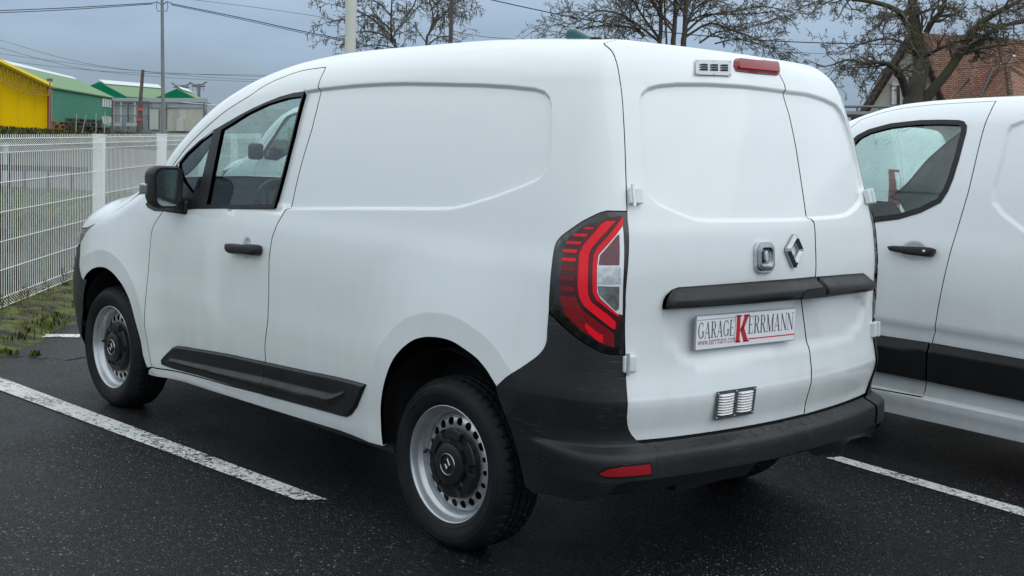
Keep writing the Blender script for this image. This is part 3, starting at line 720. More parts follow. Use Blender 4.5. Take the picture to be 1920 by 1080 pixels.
# lock escutcheon
fr = frame_at(SH, (1430, 482.5), .0); fn3 = plane_fn(fr); q = scale_to([(1413, 483), (1447.5, 482), (1430, 453), (1431, 512)], fr)
w_, h_ = q[1][0]-q[0][0], q[2][1]-q[3][1]
esc = MB().prism(rrect(w_, h_, .030, 6), fn3, .012).build('lock_escutcheon', M_ALU, rdl, bevel=.002)
mb = MB(); P_ = np.array(rrect(w_-.012, h_-.014, .025, 8))
rings = [(1, .012), (.98, .019), (.72, .021), (.62, .014), (.5, .012)]
v = [fn3(*(p*s_), t_) for s_, t_ in rings for p in P_]; n = len(P_); f = [(i*n+j, i*n+(j+1) % n, (i+1)*n+(j+1) % n, (i+1)*n+j) for i in range(4) for j in range(n)]+[tuple(range(4*n, 5*n))]
mb.add(v, f).build('lock_cover', M_CHROME, esc, smooth=True, sharp=25)
MB().prism([(a*.9, b*1.6) for a, b in rrect(.020, .026, .009, 5)], lambda a, b, t: fn3(a-.004, b+.002, .012+t), .012).build('key_barrel', M_ALU, esc, bevel=.003)

# louvred vent grilles
def grille(pcs, off, cols, rows, parent, matf, matl, margin=(.10, .16), gapx=.12, lift=.006, rivets=True, mid=False):
    c_px = tuple(np.mean(pcs, 0)); fr_ = frame_at(SH, c_px, off); f_ = plane_fn(fr_); q_ = scale_to(pcs, fr_)
    def bil(a, b): return (q_[0]*(1-a)+q_[1]*a)*(1-b)+(q_[3]*(1-a)+q_[2]*a)*b
    def F(a, b, t): p_ = bil(a, b); return f_(p_[0], p_[1], t)
    g_ = MB().prism([(0, 0), (1, 0), (1, 1), (0, 1)], F, .0018).build('vent_grille', matf, parent)
    m_ = MB(); cw = (1-2*margin[0]-gapx*(cols-1))/cols; rh = (1-2*margin[1])/rows
    for i in range(cols):
        for j in range(rows):
            a0 = margin[0]+i*(cw+gapx); a1 = a0+cw; b0 = margin[1]+j*rh; b1 = b0+rh*.50
            mm = MB(); n_ = 6
            vv = []
            for k in range(n_+1):
                t = k/n_; a = a0+(a1-a0)*t; e_ = min(1, 5*min(t, 1-t)+.0)
                vv += [F(a, b0, .0018), F(a, b0+(b1-b0)*.55, .0018+lift*e_*.8), F(a, b1, .0018+lift*e_), F(a, b1+rh*.02, .0018)]
            ff = [(k*4+r_, (k+1)*4+r_, (k+1)*4+r_+1, k*4+r_+1) for k in range(n_) for r_ in range(3)]
            mm.add(vv, ff).build('louvre', matl, g_, smooth=False)
            m_.prism([(a0+.01, b1+rh*.02), (a1-.01, b1+rh*.02), (a1-.01, b1+rh*.46), (a0+.01, b1+rh*.46)], lambda a, b, t: F(a, b, .0019+t), .0003)
    m_.build('louvre_slot', M_SEAM, g_)
    if rivets:
        rb = MB()
        for a, b in [(.04, .07), (.5, .06), (.96, .07), (.04, .93), (.5, .94), (.96, .93)]:
            p_ = np.array(F(a, b, .002)); rb.lathe([(0.0001, 0), (.0035, .0), (.0025, .002), (.0001, .003)], 'y', 8); 
            for i in range(len(rb.v)-32, len(rb.v)):
                x, y, z = rb.v[i]; rb.v[i] = tuple(p_+fr_[2]*x+fr_[3]*z+fr_[1]*y)
        stuff(rb.build('rivets', M_ALU, g_))
    return g_
M_GRYV = simple('painted_steel_vent', (0.50, 0.52, 0.54), 0.35, 0.5, amt=.08)
M_GDK = simple('dark_galvanised_frame', (0.10, 0.105, 0.11), 0.45, 0.3, nscale=40, amt=.3)
M_GLV = simple('polished_louvre', (0.92, 0.92, 0.93), 0.30, 0.15, nscale=60, amt=.06)
g1 = grille([(1303.4, 112.3), (1371, 114), (1371, 142), (1304.5, 139.6)], .004, 3, 3, rdl, M_GRYV, M_GRYV, (.09, .26), .035, .007); g1['label'] = 'upper silver vent beside the brake lamp'
g2 = grille([(1343.7, 734.8), (1418, 724), (1411.7, 775.4), (1339.6, 788)], .013, 2, 8, rdl, M_GDK, M_GLV, (.06, .12), .09, .009); g2['label'] = 'lower black framed vent with bright louvres'

# third brake lamp
M_RED = simple('dark_red_lens', (0.085, 0.004, 0.008), 0.2, nscale=90, amt=.25, coat=.4, spec=.3); M_REDB = simple('bright_red_lens', (0.95, 0.008, 0.022), 0.25, nscale=60, amt=.08, coat=.25, spec=.2); M_MAR = simple('maroon_lens', (0.065, 0.003, 0.006), 0.2, nscale=90, amt=.3, coat=.5, spec=.3)
M_REDM = simple('red_lens', (0.22, 0.003, 0.009), 0.3, nscale=120, amt=.3, coat=.25, spec=.3)
M_REDC = simple('mid_red_lens', (0.42, .004, .012), .3, spec=.3)
BL = tr([(1380, 110), (1412, 113.5), (1450.8, 117), (1458, 121), (1461.8, 127), (1461.5, 136), (1459, 140.5), (1456, 141.9), (1415, 138.5), (1380, 133.9), (1377, 130), (1375, 124), (1375.5, 115), (1377.5, 111.5)])
def ringed(poly, h0, h1, w):
    return lambda u, v: (h0+(h1-h0)*sstep(0, w, -sdist(poly, flat(u, v)))).reshape(np.shape(u))
L_ = panel_data(SH, BL, grid=.008, disp=ringed(BL, .002, .016, .02), gap=0, flange=.01, step=.006); bl_o = join_data('brake_light', [L_], M_REDM, rdl)
BLi = tr([(1381, 127.5), (1456, 134.5), (1455, 138.5), (1382, 131.5)]); L_ = panel_data(SH, BLi, grid=.01, off=.0165, gap=0, flange=.003); join_data('light_strip', [L_], M_REDC, bl_o)

# hinges
def hinge(px, flip=False):
    fr_ = frame_at(SH, px, .0); p, n, y, z = fr_; A = [y, z, n]
    s_ = -1 if flip else 1
    h_ = MB().box(p+y*(.016*s_)+n*.010, (.034, .052, .016), A).build('hinge', M_HINGE, van, bevel=.004)
    MB().box(p+y*(-.008*s_)+n*.013, (.018, .056, .018), A).build('knuckle', M_HINGE, h_, bevel=.006)
    MB().tube([p+y*(-.004*s_)+n*.022-z*.036, p+y*(-.004*s_)+n*.022+z*.036], .006, 8).build('hinge_pin', M_ALU, h_)
    return h_
hinge((1184, 369)); hinge((1173, 682))
for (u, v) in (tr([(1184, 369)])[0], tr([(1173, 682)])[0]):
    u2 = 2*uc-u; p = SH.surf(u2, v); n = SH.base_n(u2, v); z = np.array([0, 0, 1.])-n*n[2]; z /= np.linalg.norm(z); y = np.cross(z, n); A = [y, z, n]
    h_ = MB().box(p-y*.012+n*.012, (.046, .058, .022), A).build('hinge', M_HINGE, van, bevel=.004)
    MB().box(p+y*.018+n*.018, (.024, .062, .030), A).build('knuckle', M_HINGE, h_, bevel=.005)

# ---- tail lamps
def c36(pts): return C(1000, 380, 3.6, pts)
lamp_disp = ringed(LAMP, .001, .007, .02)
L_ = panel_data(SH, LAMP, grid=.02, disp=lamp_disp, gap=.001, flange=.02, step=.008)
lamp = join_data('tail_light', [L_], M_GLOSSBLK, van); lampr = join_data('tail_light', [mirrored(*L_)], M_GLOSSBLK, van)
M_LGLS = simple('clear_lamp_reflector', (0.60, 0.62, 0.63), 0.16, 0.6, nscale=70, amt=.25, coat=1.0, bump=.3, bscale=250); M_LDK = simple('smoked_reflector', (0.22, 0.23, 0.24), 0.15, 0.5, nscale=50, amt=.4, coat=1.0)
M_PLUM = simple('plum_lens', (0.12, 0.012, 0.022), 0.2, nscale=150, amt=.35, coat=1.0); M_SILV = simple('silver_lamp_edge', (0.85, 0.86, 0.87), 0.25, 0.2, amt=.05, coat=.5)
def lens(name, pts, mat, off, both=True):
    P_ = tr(c36(pts)); L_ = panel_data(SH, P_, grid=.02, off=off, gap=0, flange=.0035, step=.012)
    join_data(name, [L_], mat, lamp)
    if both: join_data(name, [mirrored(*L_)], mat, lampr)
for b in ([(345, 180), (358, 168), (418, 170), (405, 182)], [(272, 228), (290, 210), (378, 212), (362, 232)], [(230, 280), (240, 260), (335, 265), (325, 285)], [(210, 335), (215, 315), (308, 318), (300, 343)], [(202, 395), (203, 373), (296, 376), (293, 400)], [(193, 455), (195, 433), (290, 442), (288, 466)], [(188, 520), (190, 497), (285, 503), (284, 530)], [(186, 590), (186, 563), (287, 570), (285, 600)]):
    lens('light_bar', b, M_REDB if b[0][1] < 450 else M_REDM, .0090)
lens('outer_lens', [(345, 160), (440, 130), (440, 240), (310, 340), (296, 640), (184, 640), (186, 520), (205, 350), (240, 245)], M_MAR, .0076)
lens('inner_lens', [(470, 110), (590, 90), (600, 760), (560, 860), (330, 690), (296, 620), (300, 350), (340, 250)], M_RED, .0078)
lens('light_guide', [(490, 128), (553, 128), (520, 165), (455, 240), (400, 310), (382, 350), (375, 480), (375, 620), (395, 670), (505, 760), (548, 800), (548, 850), (530, 850), (350, 700), (318, 640), (308, 570), (312, 450), (318, 350), (345, 290), (400, 222), (460, 150)], M_REDB, .0100)
lens('light_guide', [(597, 100), (597, 158), (440, 352), (431, 430), (429, 605), (448, 650), (575, 762), (560, 765), (425, 655), (403, 600), (405, 420), (413, 352), (440, 300)], M_REDB, .0100)
lens('reflector_rim', [(597, 162), (594, 755), (560, 748), (450, 645), (431, 603), (433, 430), (443, 354)], M_SILV, .0092)
lens('plum_cell', [(575, 215), (560, 225), (452, 357), (441, 423), (574, 423)], M_PLUM, .0104)
lens('clear_cell', [(438, 434), (582, 434), (582, 546), (434, 550)], M_LGLS, .0104)
lens('smoked_cell', [(434, 562), (574, 566), (570, 716), (548, 728), (442, 618)], M_LDK, .0104)
lens('lower_lens', [(185, 628), (296, 636), (316, 690), (350, 735), (540, 880), (540, 975), (470, 952), (330, 865), (215, 745)], M_REDM, .0082)
lens('fog_lens', [(355, 808), (440, 880), (470, 892), (465, 948), (425, 925), (380, 880), (350, 840)], M_REDB, .0094)

# ---- rear bumper
class BumperShell(Shell):
    def pro(s, u, v):
        w = sstep(-.34, -.84, u); w = np.where(u < s.UC, sstep(2*s.UC+.34, 2*s.UC+.84, u), w)
        fl = np.where(u < s.UC, 0, sstep(0.0, -.35, u)*.004)
        return fl+w*pchip(v, [(.15, -.03), (.22, 0), (.30, .03), (.36, .050), (.40, .061), (.425, .067), (.47, .066), (.496, .062), (.508, .054), (.518, .030), (.53, .006), (.56, .001), (.7, 0)])
    def surf(s, u, v):
        b = Shell.surf(s, u, v); e = .002
        n = np.cross(Shell.surf(s, u, v+e)-Shell.surf(s, u, v-e), Shell.surf(s, u+e, v)-Shell.surf(s, u-e, v)); n /= np.maximum(np.linalg.norm(n, axis=-1, keepdims=True), 1e-12)
        n = n*np.array([1, 1, .25]); n /= np.maximum(np.linalg.norm(n, axis=-1, keepdims=True), 1e-12)
        return b+n*np.asarray(s.pro(np.asarray(u, float), np.asarray(v, float)))[..., None]
SB = BumperShell(); SB.prepare()
seamB = tr([(1229, 850), (1231.5, 900)], 0, SB); us = float(seamB[:, 0].mean())
lip = tr([(1231, 898), (1181.5, 903), (1159, 910), (1133, 930)], 0, SB)
archB = tr([(979.6, 882), (966.7, 812), (957.4, 778.5)], 0, SB)
bot = tr([(1100, 936), (1040, 930), (1000, 925), (985, 912)], 0, SB)
zlip = float(lip[0, 1])
corner = np.vstack([BUMP_TOP[::-1], LAMP_B[1:], REAR_SEAM2[1:], [(float(REAR_SEAM2[-1, 0])-.02, .5325), (us, .5325)], [(us, .50), (us, zlip)], lip[1:], [(float(lip[-1, 0])+.10, float(lip[-1, 1])-.03)], bot[1:], archB])
def cdisp(u, v):
    X = flat(u, v); dd = seg_dist(ARCH_R, X, False); return (.024*np.clip((.36-dd)/.27, 0, 1)**1.7+.0015+belt(X)).reshape(np.shape(u))
SCUFF = M_PLAS
Lc = panel_data(SB, corner, grid=(.02, .012), lines=[np.array([(u, z_) for u in (-.36, us+.01)]) for z_ in (.519, .675)]+[np.array([(u, z_) for u in (-.36, us+.01)]) for z_ in (.47,)], disp=cdisp, gap=.0012, flange=.02)
# centre beam with the ribbed step
def rdisp(u, v):
    u = np.asarray(u); v = np.asarray(v); k = np.mod(u+.03, .075); k = np.minimum(k, .075-k)
    return -.003*(1-sstep(.002, .005, k))*sstep(.5105, .5125, v)*(1-sstep(.524, .526, v))
cen = np.array([(us, .5325), (2*uc-us, .5325), (2*uc-us, zlip), (us, zlip)])
Lm = panel_data(SB, cen, grid=(.012, .006), disp=rdisp, gap=.0012, flange=.02)
bumper = join_data('rear_bumper', [Lm], M_PLAS, van); join_data('bumper_corner', [Lc], M_PLAS, bumper); join_data('bumper_corner', [mirrored(*Lc)], M_PLAS, bumper)
# lower valance with its cut-outs
ZB = zlip-.003
lm_ = lip.copy(); lm_[:, 0] = 2*uc-lm_[:, 0]
vb = tr([(1140, 932), (1180, 930), (1240, 924), (1262, 913), (1335, 906), (1362, 902), (1402, 895), (1425, 868), (1520, 848), (1534, 858), (1575, 848), (1600, 826), (1625, 820), (1640, 824), (1660, 812)], 0, SB)
val = np.vstack([[tuple(p-[0, .003]) for p in lip[::-1]], [(u, ZB) for u in np.linspace(us-.02, 2*uc-us+.02, 40)], [tuple(p-[0, .003]) for p in lm_[:3]], vb[::-1]])
Lv = panel_data(SB, val, grid=(.03, .015), off=-.010, gap=0, flange=.06)
join_data('lower_valance', [Lv], simple('glossy_valance', (0.010, 0.010, 0.012), 0.28), bumper)
for mir_ in (1, -1):
    RF = tr([(1122.5, 888), (1140, 879.5), (1165, 875), (1218, 870), (1220, 888), (1180, 892), (1135, 893)], 0, SB)
    if mir_ < 0: RF = RF.copy(); RF[:, 0] = 2*uc-RF[:, 0]
    L_ = panel_data(SB, RF, grid=.012, off=.0045, gap=0, flange=.01); rf = join_data('reflector', [L_], simple('reflector_red', (0.34, 0.006, 0.012), 0.25, nscale=200, amt=.15, coat=.6) if mir_ > 0 else bpy.data.materials['reflector_red'], bumper)
    L_ = panel_data(SB, inset(RF, -.006), grid=.02, off=.0030, gap=0, flange=.01); join_data('reflector_bezel', [L_], M_GLOSSBLK, rf)
# dark backing under the door edge
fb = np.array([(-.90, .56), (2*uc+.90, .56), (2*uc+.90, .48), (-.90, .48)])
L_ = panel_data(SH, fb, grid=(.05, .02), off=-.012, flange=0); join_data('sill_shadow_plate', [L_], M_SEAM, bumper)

# ---- front bumper, headlamp, grille
fbp = np.vstack([tr([(164.4, 525), (161, 518), (158, 505), (156, 477), (154.5, 460)]), [(3.14, .80), (3.3, .79), (3.6, .78), (SH.UF+.001, .78), (SH.UF+.001, .24), (3.5, .22), (3.2, .20), (3.02, .21)], tr([(163.5, 652), (158, 600), (157, 572.6), (160, 541)])])
L_ = panel_data(SH, fbp, grid=.04, off=.004, gap=.002, flange=.02); fbo = join_data('front_bumper', [L_, mirrored(*L_)], M_PLAS, van)
hl = np.array([(3.03, .83), (2.93, .91), (2.85, .955), (2.95, .922), (3.2, .900), (3.52, .895), (3.5, .83), (3.3, .80), (3.14, .803)])
L_ = panel_data(SH, hl, grid=.03, off=.003, gap=.002, flange=.02)
M_HL = simple('headlamp_cover', (0.25, 0.27, 0.29), 0.08, 0.4, nscale=20, amt=.4, coat=1.0)
join_data('headlight', [L_], M_HL, van); join_data('headlight', [mirrored(*L_)], M_HL, van)
gr_ = np.array([(3.53, .895), (SH.UF+.001, .895), (SH.UF+.001, .785), (3.53, .785)]); L_ = panel_data(SH, gr_, grid=.03, off=.001, flange=.02); gro = join_data('radiator_grille', [L_, mirrored(*L_)], M_GLOSSBLK, van)

# ---- sill rail, inner tubs, floor
mb = MB()
mb.box((1.30, 0, .50), (1.9, 1.66, .42)).build('cargo_floor', M_DARK, van)
mb = MB(); mb.box((-.14+.02, 0, .66), (.94, 1.28, .50)); mb.box((-.62, 0, .45), (.16, 1.40, .20)); mb.build('rear_inner_structure', M_DARK, van)
MB().box((2.75, 0, .62), (.95, 1.25, .60)).build('engine_bay_block', M_DARK, van)
def tub(cx, r, y0, y1, name):
    for s_ in (1, -1):
        m_ = MB()
        pts = [(cx+r*math.cos(R(a)), .33+r*math.sin(R(a))) for a in range(6, 175, 12)]
        v = [(a, s_*y0, b) for a, b in pts]+[(a, s_*y1, b) for a, b in pts]; n = len(pts)
        m_.add(v, [(i, i+1, n+i+1, n+i) for i in range(n-1)]); m_.add([(cx, s_*y0, .5)]+[(a, s_*y0, b) for a, b in pts], [(0, i+1, i+2) for i in range(n-1)])
        m_.build(name, M_DARK, van)
tub(.02, .405, .62, .885, 'wheel_housing'); tub(2.68, .40, .60, .88, 'wheel_housing')
M_US = simple('grey_underseal', (.03, .03, .03), .8, amt=.4)
for s_ in (1, -1): MB().box((1.29, s_*.835, .285), (1.86, .03, .03)).build('sill_flange', M_US, van)
mb = MB(); mb.tube([(0, -.72, .315), (0, .72, .315)], .035, 10); mb.tube([(-.50, -.1, .34), (-.50, -.52, .34)], .08, 12); mb.box((-.3, .1, .30), (.5, .3, .12)); mb.build('axle_and_silencer', simple('rusty_steel', (.022, .019, .017), .7, .4, nscale=14, amt=.5), van)

# ---- cab: seats, dashboard, steering wheel, bulkhead
M_FAB = simple('grey_seat_fabric', (.10, .105, .11), .9, nscale=60, amt=.2); M_DASH = simple('dashboard_grain', (.035, .036, .038), .6, nscale=30); M_FABL = simple('light_seat_cover', (.50, .50, .49), .7, nscale=12, amt=.1)
MB().box((1.02, 0, 1.04), (.03, 1.56, 1.24)).build('bulkhead', M_DARK, van)
for s_ in (1, -1):
    st = MB(); A = [np.array([math.cos(R(-14)), 0, -math.sin(R(-14))]), np.array([0, 1, 0.]), np.array([math.sin(R(-14)), 0, math.cos(R(-14))])]
    st.box((1.22, s_*.40, 1.02), (.13, .48, .62), A); st.box((1.44, s_*.40, .76), (.50, .48, .16)); so_ = st.build('seat', M_FABL if s_ > 0 else M_FAB, van, bevel=.05)
    MB().box((1.14, s_*.40, 1.44), (.10, .26, .20), A).build('headrest', M_FAB, so_, bevel=.04)
mb = MB(); mb.box((2.14, 0, .92), (.42, 1.62, .34)); dsh = mb.build('dashboard', M_DASH, van, bevel=.05)
cs, wn_ = np.array([1.80, .40, 1.08]), np.array([-.86, 0, .5]); wn_ /= np.linalg.norm(wn_); wa = np.array([0, 1., 0]); wb = np.cross(wn_, wa)
mb = MB(); mb.tube([cs+.185*(wa*math.cos(t)+wb*math.sin(t)) for t in np.linspace(0, 2*math.pi, 33)], .015, 8, False)
for a in (0, math.pi, 1.5*math.pi): mb.tube([cs, cs+.18*(wa*math.cos(a)+wb*math.sin(a))], .018, 6)
mb.box(cs, (.12, .12, .05), [wa, wb, wn_]); mb.tube([cs, cs-wn_*.3], .03, 8); mb.build('steering_wheel', M_TRIM, van, smooth=False)

# ---- door mirrors
def door_mirror(s_):
    par = door_o if s_ > 0 else rdoor_o
    c = np.array([1.885, 1.005, 1.201]); pr = np.array(rrect(.150, .198, .045, 6)); pr = [(a*(1.0+.06*b/.1), b) for a, b in pr]; v = []
    rings = [(0.0, .94), (.012, 1.0), (.05, 1.0), (.09, .93), (.12, .78), (.135, .5)]
    for x, k in rings: v += [(c[0]+x+a*s_*.0, s_*(c[1]+a*k), c[2]+b*k) for a, b in pr]
    n = len(pr); f = [(i*n+j, i*n+(j+1) % n, (i+1)*n+(j+1) % n, (i+1)*n+j) for i in range(len(rings)-1) for j in range(n)]+[tuple(range((len(rings)-1)*n, len(rings)*n))]
    f += [tuple(range(n))]
    h_ = MB().add(v, f).build('door_mirror', M_PLAS, par, smooth=True, sharp=40)
    v = [(c[0]-.004-.02*a*0, s_*(c[1]+a*.84), c[2]+b*.84) for a, b in pr]; MB().add(v, [tuple(range(n))]).build('mirror_glass', M_MIRROR, h_)
    A = MB(); A.box((1.96, s_*.925, 1.125), (.12, .10, .065)); A.box((2.0, s_*.90, 1.11), (.22, .05, .07)); A.build('mirror_arm', M_TRIM, h_, bevel=.015)
    MB().box((1.985, s_*1.076, 1.19), (.07, .02, .05)).build('indicator_lens', M_HL, h_, bevel=.008)
door_mirror(1); door_mirror(-1)

# ---- roof aerial stub and plug
p = SH.surf(-.30, float(vtop(-.30, .16))); MB().lathe([(.0001, .006), (.018, .006), (.024, 0)], 'z', 16, tuple(p)).build('roof_plug', M_SEAM, van, smooth=True)
p = SH.surf(.25, float(vtop(.25, .93))); mb = MB(); mb.prism([(-.09, 0), (.07, 0), (.05, .025), (-.03, .058), (-.07, .06)], lambda a, b, t: (p[0]-a, p[1]-.03+t, p[2]+b), .05); mb.build('roof_aerial', simple('dark_teal_aerial', (.01, .09, .10), .35, coat=.4), van, bevel=.012)

# ---- wheels
def tyre_mat():
    t = NT('tyre_rubber'); f = t.noise(7, 5)
    t.set(Base_Color=t.ramp(f, [(0.3, (.0045, .005, .006)), (0.72, (.014, .015, .0175))]), Roughness=t.math('ADD', t.math('MULTIPLY', t.noise(16, 4), .25), .50)); t.b.inputs['Specular IOR Level'].default_value = .28
    t.bump(t.noise(300, 2), .15, .001); return t.m
M_RUB = tyre_mat()
M_RIM = simple('silver_steel_rim', (.54, .56, .58), .33, .75, nscale=14, amt=.14, bump=.06, bscale=300)
RT_, NSEG = .3195, 288
def make_wheel(cx, yc, s_, steer=0.0):
    """yc: plane of the rim's outer flange"""
    hub = np.array([cx, s_*yc, .3160])
    prof = [(.214, -.002), (.222, .006), (.236, .012), (.256, .0175), (.272, .019), (.288, .014), (.299, .004), (.307, -.006), (.3125, -.012), (.3165, -.021), (.3175, -.0350), (.3118, -.0360), (.3118, -.0440), (.3185, -.0450), (.3190, -.0640), (.3110, -.0650), (.3110, -.0740), (.3195, -.0750), (.3195, -.100), (.3110, -.101), (.3110, -.110), (.3190, -.111), (.3185, -.1300), (.3118, -.131), (.3118, -.139), (.3175, -.140), (.3165, -.154), (.3125, -.163), (.304, -.172), (.280, -.192), (.250, -.196), (.214, -.178)]
    m_ = MB(); mp_ = len(prof); V = []
    for j in range(NSEG):
        t = 2*math.pi*j/NSEG
        for i, (r_, y_) in enumerate(prof):
            rr = r_; ph_ = j % 6
            tread = r_ > .3125
            if 8 <= i <= 12 and ph_ < 1 and rr > .3115: rr -= .006          # shoulder block slots
            elif 24 <= i <= 28 and ph_ < 1: rr -= .006
            elif 13 <= i <= 14 and (j+3) % 6 < 1 and rr > .312: rr -= .005
            elif 17 <= i <= 18 and (j+1) % 6 < 1: rr -= .003
            elif 21 <= i <= 22 and (j+4) % 6 < 1: rr -= .005
            x, z = rr*math.cos(t), rr*math.sin(t); z = max(z, -.3150); V.append((x, s_*y_, z))
    F = [(j*mp_+i, j*mp_+i+1, ((j+1) % NSEG)*mp_+i+1, ((j+1) % NSEG)*mp_+i) for j in range(NSEG) for i in range(mp_-1)]
    w_ = bpy.data.objects.new('wheel', None); link(w_, van); w_.location = hub; w_.rotation_euler = (0, 0, steer); w_.empty_display_size = .1
    MB().add(V, F).build('tyre', M_RUB, w_, smooth=True, sharp=32)
    ml = MB()
    for r_, y_, h_ in ((.262, .0188, .0012), (.2315, .0108, .0012), (.280, .0178, .0010)):
        ml.lathe([(r_-.0015, s_*(y_-.002)), (r_, s_*(y_+h_)), (r_+.0015, s_*(y_-.002))], 'y', 96)
    ml.build('sidewall_ridges', M_RUB, w_, smooth=True)
    rp = [(.2165, -.006), (.2175, .001), (.2155, .0045), (.212, .003), (.209, -.004), (.2055, -.016), (.203, -.024), (.200, -.030), (.1935, -.034), (.188, -.044), (.185, -.060), (.186, -.074), (.189, -.14), (.205, -.17), (.214, -.176)]
    MB().lathe([(r_, s_*y_) for r_, y_ in rp], 'y', 96).build('rim', M_RIM, w_, smooth=True)
    # disc with vent holes
    O = np.array([(.187*math.cos(t), .187*math.sin(t)) for t in np.linspace(0, 2*math.pi, 96, endpoint=False)])
    I = np.array([(.100*math.cos(t), .100*math.sin(t)) for t in np.linspace(0, 2*math.pi, 64, endpoint=False)][::-1])
    holes = [I]
    for k in range(20):
        a = 2*math.pi*(k)/20+(.03 if cx < 1 else .2); kk = k % 10; big = kk not in (9, 0, 1); ra, rb_ = (.0150, .0195) if big else (.0118, .0118)
        c_ = np.array([.1535*math.cos(a), .1535*math.sin(a)]); er = np.array([math.cos(a), math.sin(a)]); et = np.array([-er[1], er[0]])
        holes.append(np.array([c_+er*ra*math.cos(t)+et*rb_*math.sin(t)*.82 for t in np.linspace(0, 2*math.pi, 16, endpoint=False)]))
    Vd, Fd = tri_region(O, holes, .012)
    rr = np.hypot(Vd[:, 0], Vd[:, 1]); yd = np.interp(rr, [.10, .118, .128, .150, .170, .180, .187], [-.050, -.050, -.044, -.0415, -.048, -.058, -.066])
    Vt = [(a, s_*b, c_) for a, b, c_ in zip(Vd[:, 0], yd, Vd[:, 1])]; k = len(Vt); Fs = [tuple(f_) for f_ in Fd]
    for h_ in holes[1:]:
        n = len(h_); yh = np.interp(np.hypot(h_[:, 0], h_[:, 1]), [.118, .128, .150, .170], [-.050, -.044, -.0415, -.048])
        Vt += [(a, s_*b, c_) for a, b, c_ in zip(h_[:, 0], yh, h_[:, 1])]+[(a, s_*(b-.003), c_) for a, b, c_ in zip(h_[:, 0], yh, h_[:, 1])]
        Fs += [(k+i, k+(i+1) % n, k+n+(i+1) % n, k+n+i) for i in range(n)]; k += 2*n
    MB().add(Vt, Fs).build('wheel_disc', M_RIM, w_, smooth=True, sharp=50)
    MB().lathe([(.0001, s_*-.11), (.186, s_*-.11)], 'y', 32).build('brake_drum', M_DARK, w_)
    # cap: stepped black disc with six notches, chrome ring and lozenge
    m_ = MB(); N = 144; pr = [(.1285, -.046), (.1280, -.020), (.123, -.0150), (.096, -.012), (.093, -.0165), (.078, -.015), (.075, -.003), (.069, .000), (.040, .002), (.0385, -.002)]
    V = []
    for j in range(N):
        t = 2*math.pi*j/N; dd = (math.degrees(t)+8) % 60
        for i, (r_, y_) in enumerate(pr):
            yy = y_
            if dd < 16 and i in (2, 3): yy = -.026
            if dd > 22 and dd < 56 and i in (4, 5): yy = -.0215
            V.append((r_*math.cos(t), s_*yy, r_*math.sin(t)))
    m_.add(V, [(j*len(pr)+i, j*len(pr)+i+1, ((j+1) % N)*len(pr)+i+1, ((j+1) % N)*len(pr)+i) for j in range(N) for i in range(len(pr)-1)])
    cap = m_.build('hub_cap', M_TRIM, w_, smooth=True, sharp=30)
    MB().lathe([(.0405, s_*.002), (.040, s_*.0055), (.0365, s_*.0045), (.035, s_*.001), (.0001, s_*.0015)], 'y', 40).build('cap_centre', M_TRIM, cap, smooth=True, sharp=30)
    MB().lathe([(.0410, s_*.002), (.0405, s_*.0070), (.0370, s_*.0060), (.0365, s_*.002)], 'y', 40).build('chrome_ring', M_CHROME, cap, smooth=True)
    o8 = [(0, .025), (.017, 0), (0, -.025), (-.017, 0)]; v = []
    for sc_, y_ in ((1, .002), (1, .005), (.72, .0075), (.42, .005), (.42, .002)): v += [(a*sc_, s_*y_, b*sc_) for a, b in o8]
    MB().add(v, [(i*4+j, i*4+(j+1) % 4, (i+1)*4+(j+1) % 4, (i+1)*4+j) for i in range(4) for j in range(4)]).build('cap_emblem', M_CHROME, cap)
    a = math.pi*.985 if s_ > 0 else 0
    a = 0.02
    MB().tube([(.187*math.cos(a), s_*-.052, .187*math.sin(a)), (.168*math.cos(a), s_*-.026, .168*math.sin(a))], [.0065, .005], 8).build('valve', M_SEAM, w_, smooth=True)
    return w_
make_wheel(0, .885, 1); make_wheel(0, .885, -1); make_wheel(2.716, .876, 1, 0.0); make_wheel(2.716, .876, -1, 0.0)

# ================================================================== NEIGHBOURING VANS
def mat_at(x, y, rz):
    c, s_ = math.cos(rz), math.sin(rz); return np.array([[c, -s_, 0, x], [s_, c, 0, y], [0, 0, 1, 0], [0, 0, 0, 1.]])
def V2Z(a): return float(np.interp(a, [0, 1.0, 1.3, 1.45, 1.6, 1.75, 2.0, 2.2, 2.6], [.025, .014, .0, -.015, -.030, -.045, -.045, -.02, .03]))
class Shell2(Shell):
    ZT = [(a, b-V2Z(a)) for a, b in Shell.ZT]
S2 = Shell2(); V2 = (-1.62, -2.70, R(-2.5)); S2.prepare(mat_at(*V2))
D2 = lambda x0, y0, s_, pts: tr(C(x0, y0, s_, pts), 0, S2)
B2 = smooth_curve(tr([(1868, 189.5), (1857, 210.6), (1843, 246.7), (1832, 291), (1815.6, 360.6), (1796, 427), (1773, 510), (1760, 573), (1752, 622), (1746, 643), (1736.7, 710), (1729, 755)], 0, S2), 2)
R2 = np.vstack([tr([(1868, 189.5), (1810, 192.5), (1754, 196), (1699, 202), (1657, 210.6), (1615.6, 224)], 0, S2), [(1.90, 1.46), (2.06, 1.31)]])
W2 = np.vstack([D2(1560, 180, 3.6, [(750, 160), (860, 163), (895, 172), (912, 200), (908, 250), (860, 430), (820, 560), (785, 645), (735, 722), (600, 790), (450, 835), (300, 853)]), [(1.72, 1.085), (2.0, 1.09), (2.10, 1.15), (2.02, 1.26), (1.88, 1.41)], D2(1560, 180, 3.6, [(170, 265), (250, 225), (400, 185), (600, 163)])])
van2 = thing('delivery_van', 'white panel van with black side band at the right, cut off by the frame', 'van', (V2[0], V2[1], 0), V2[2])
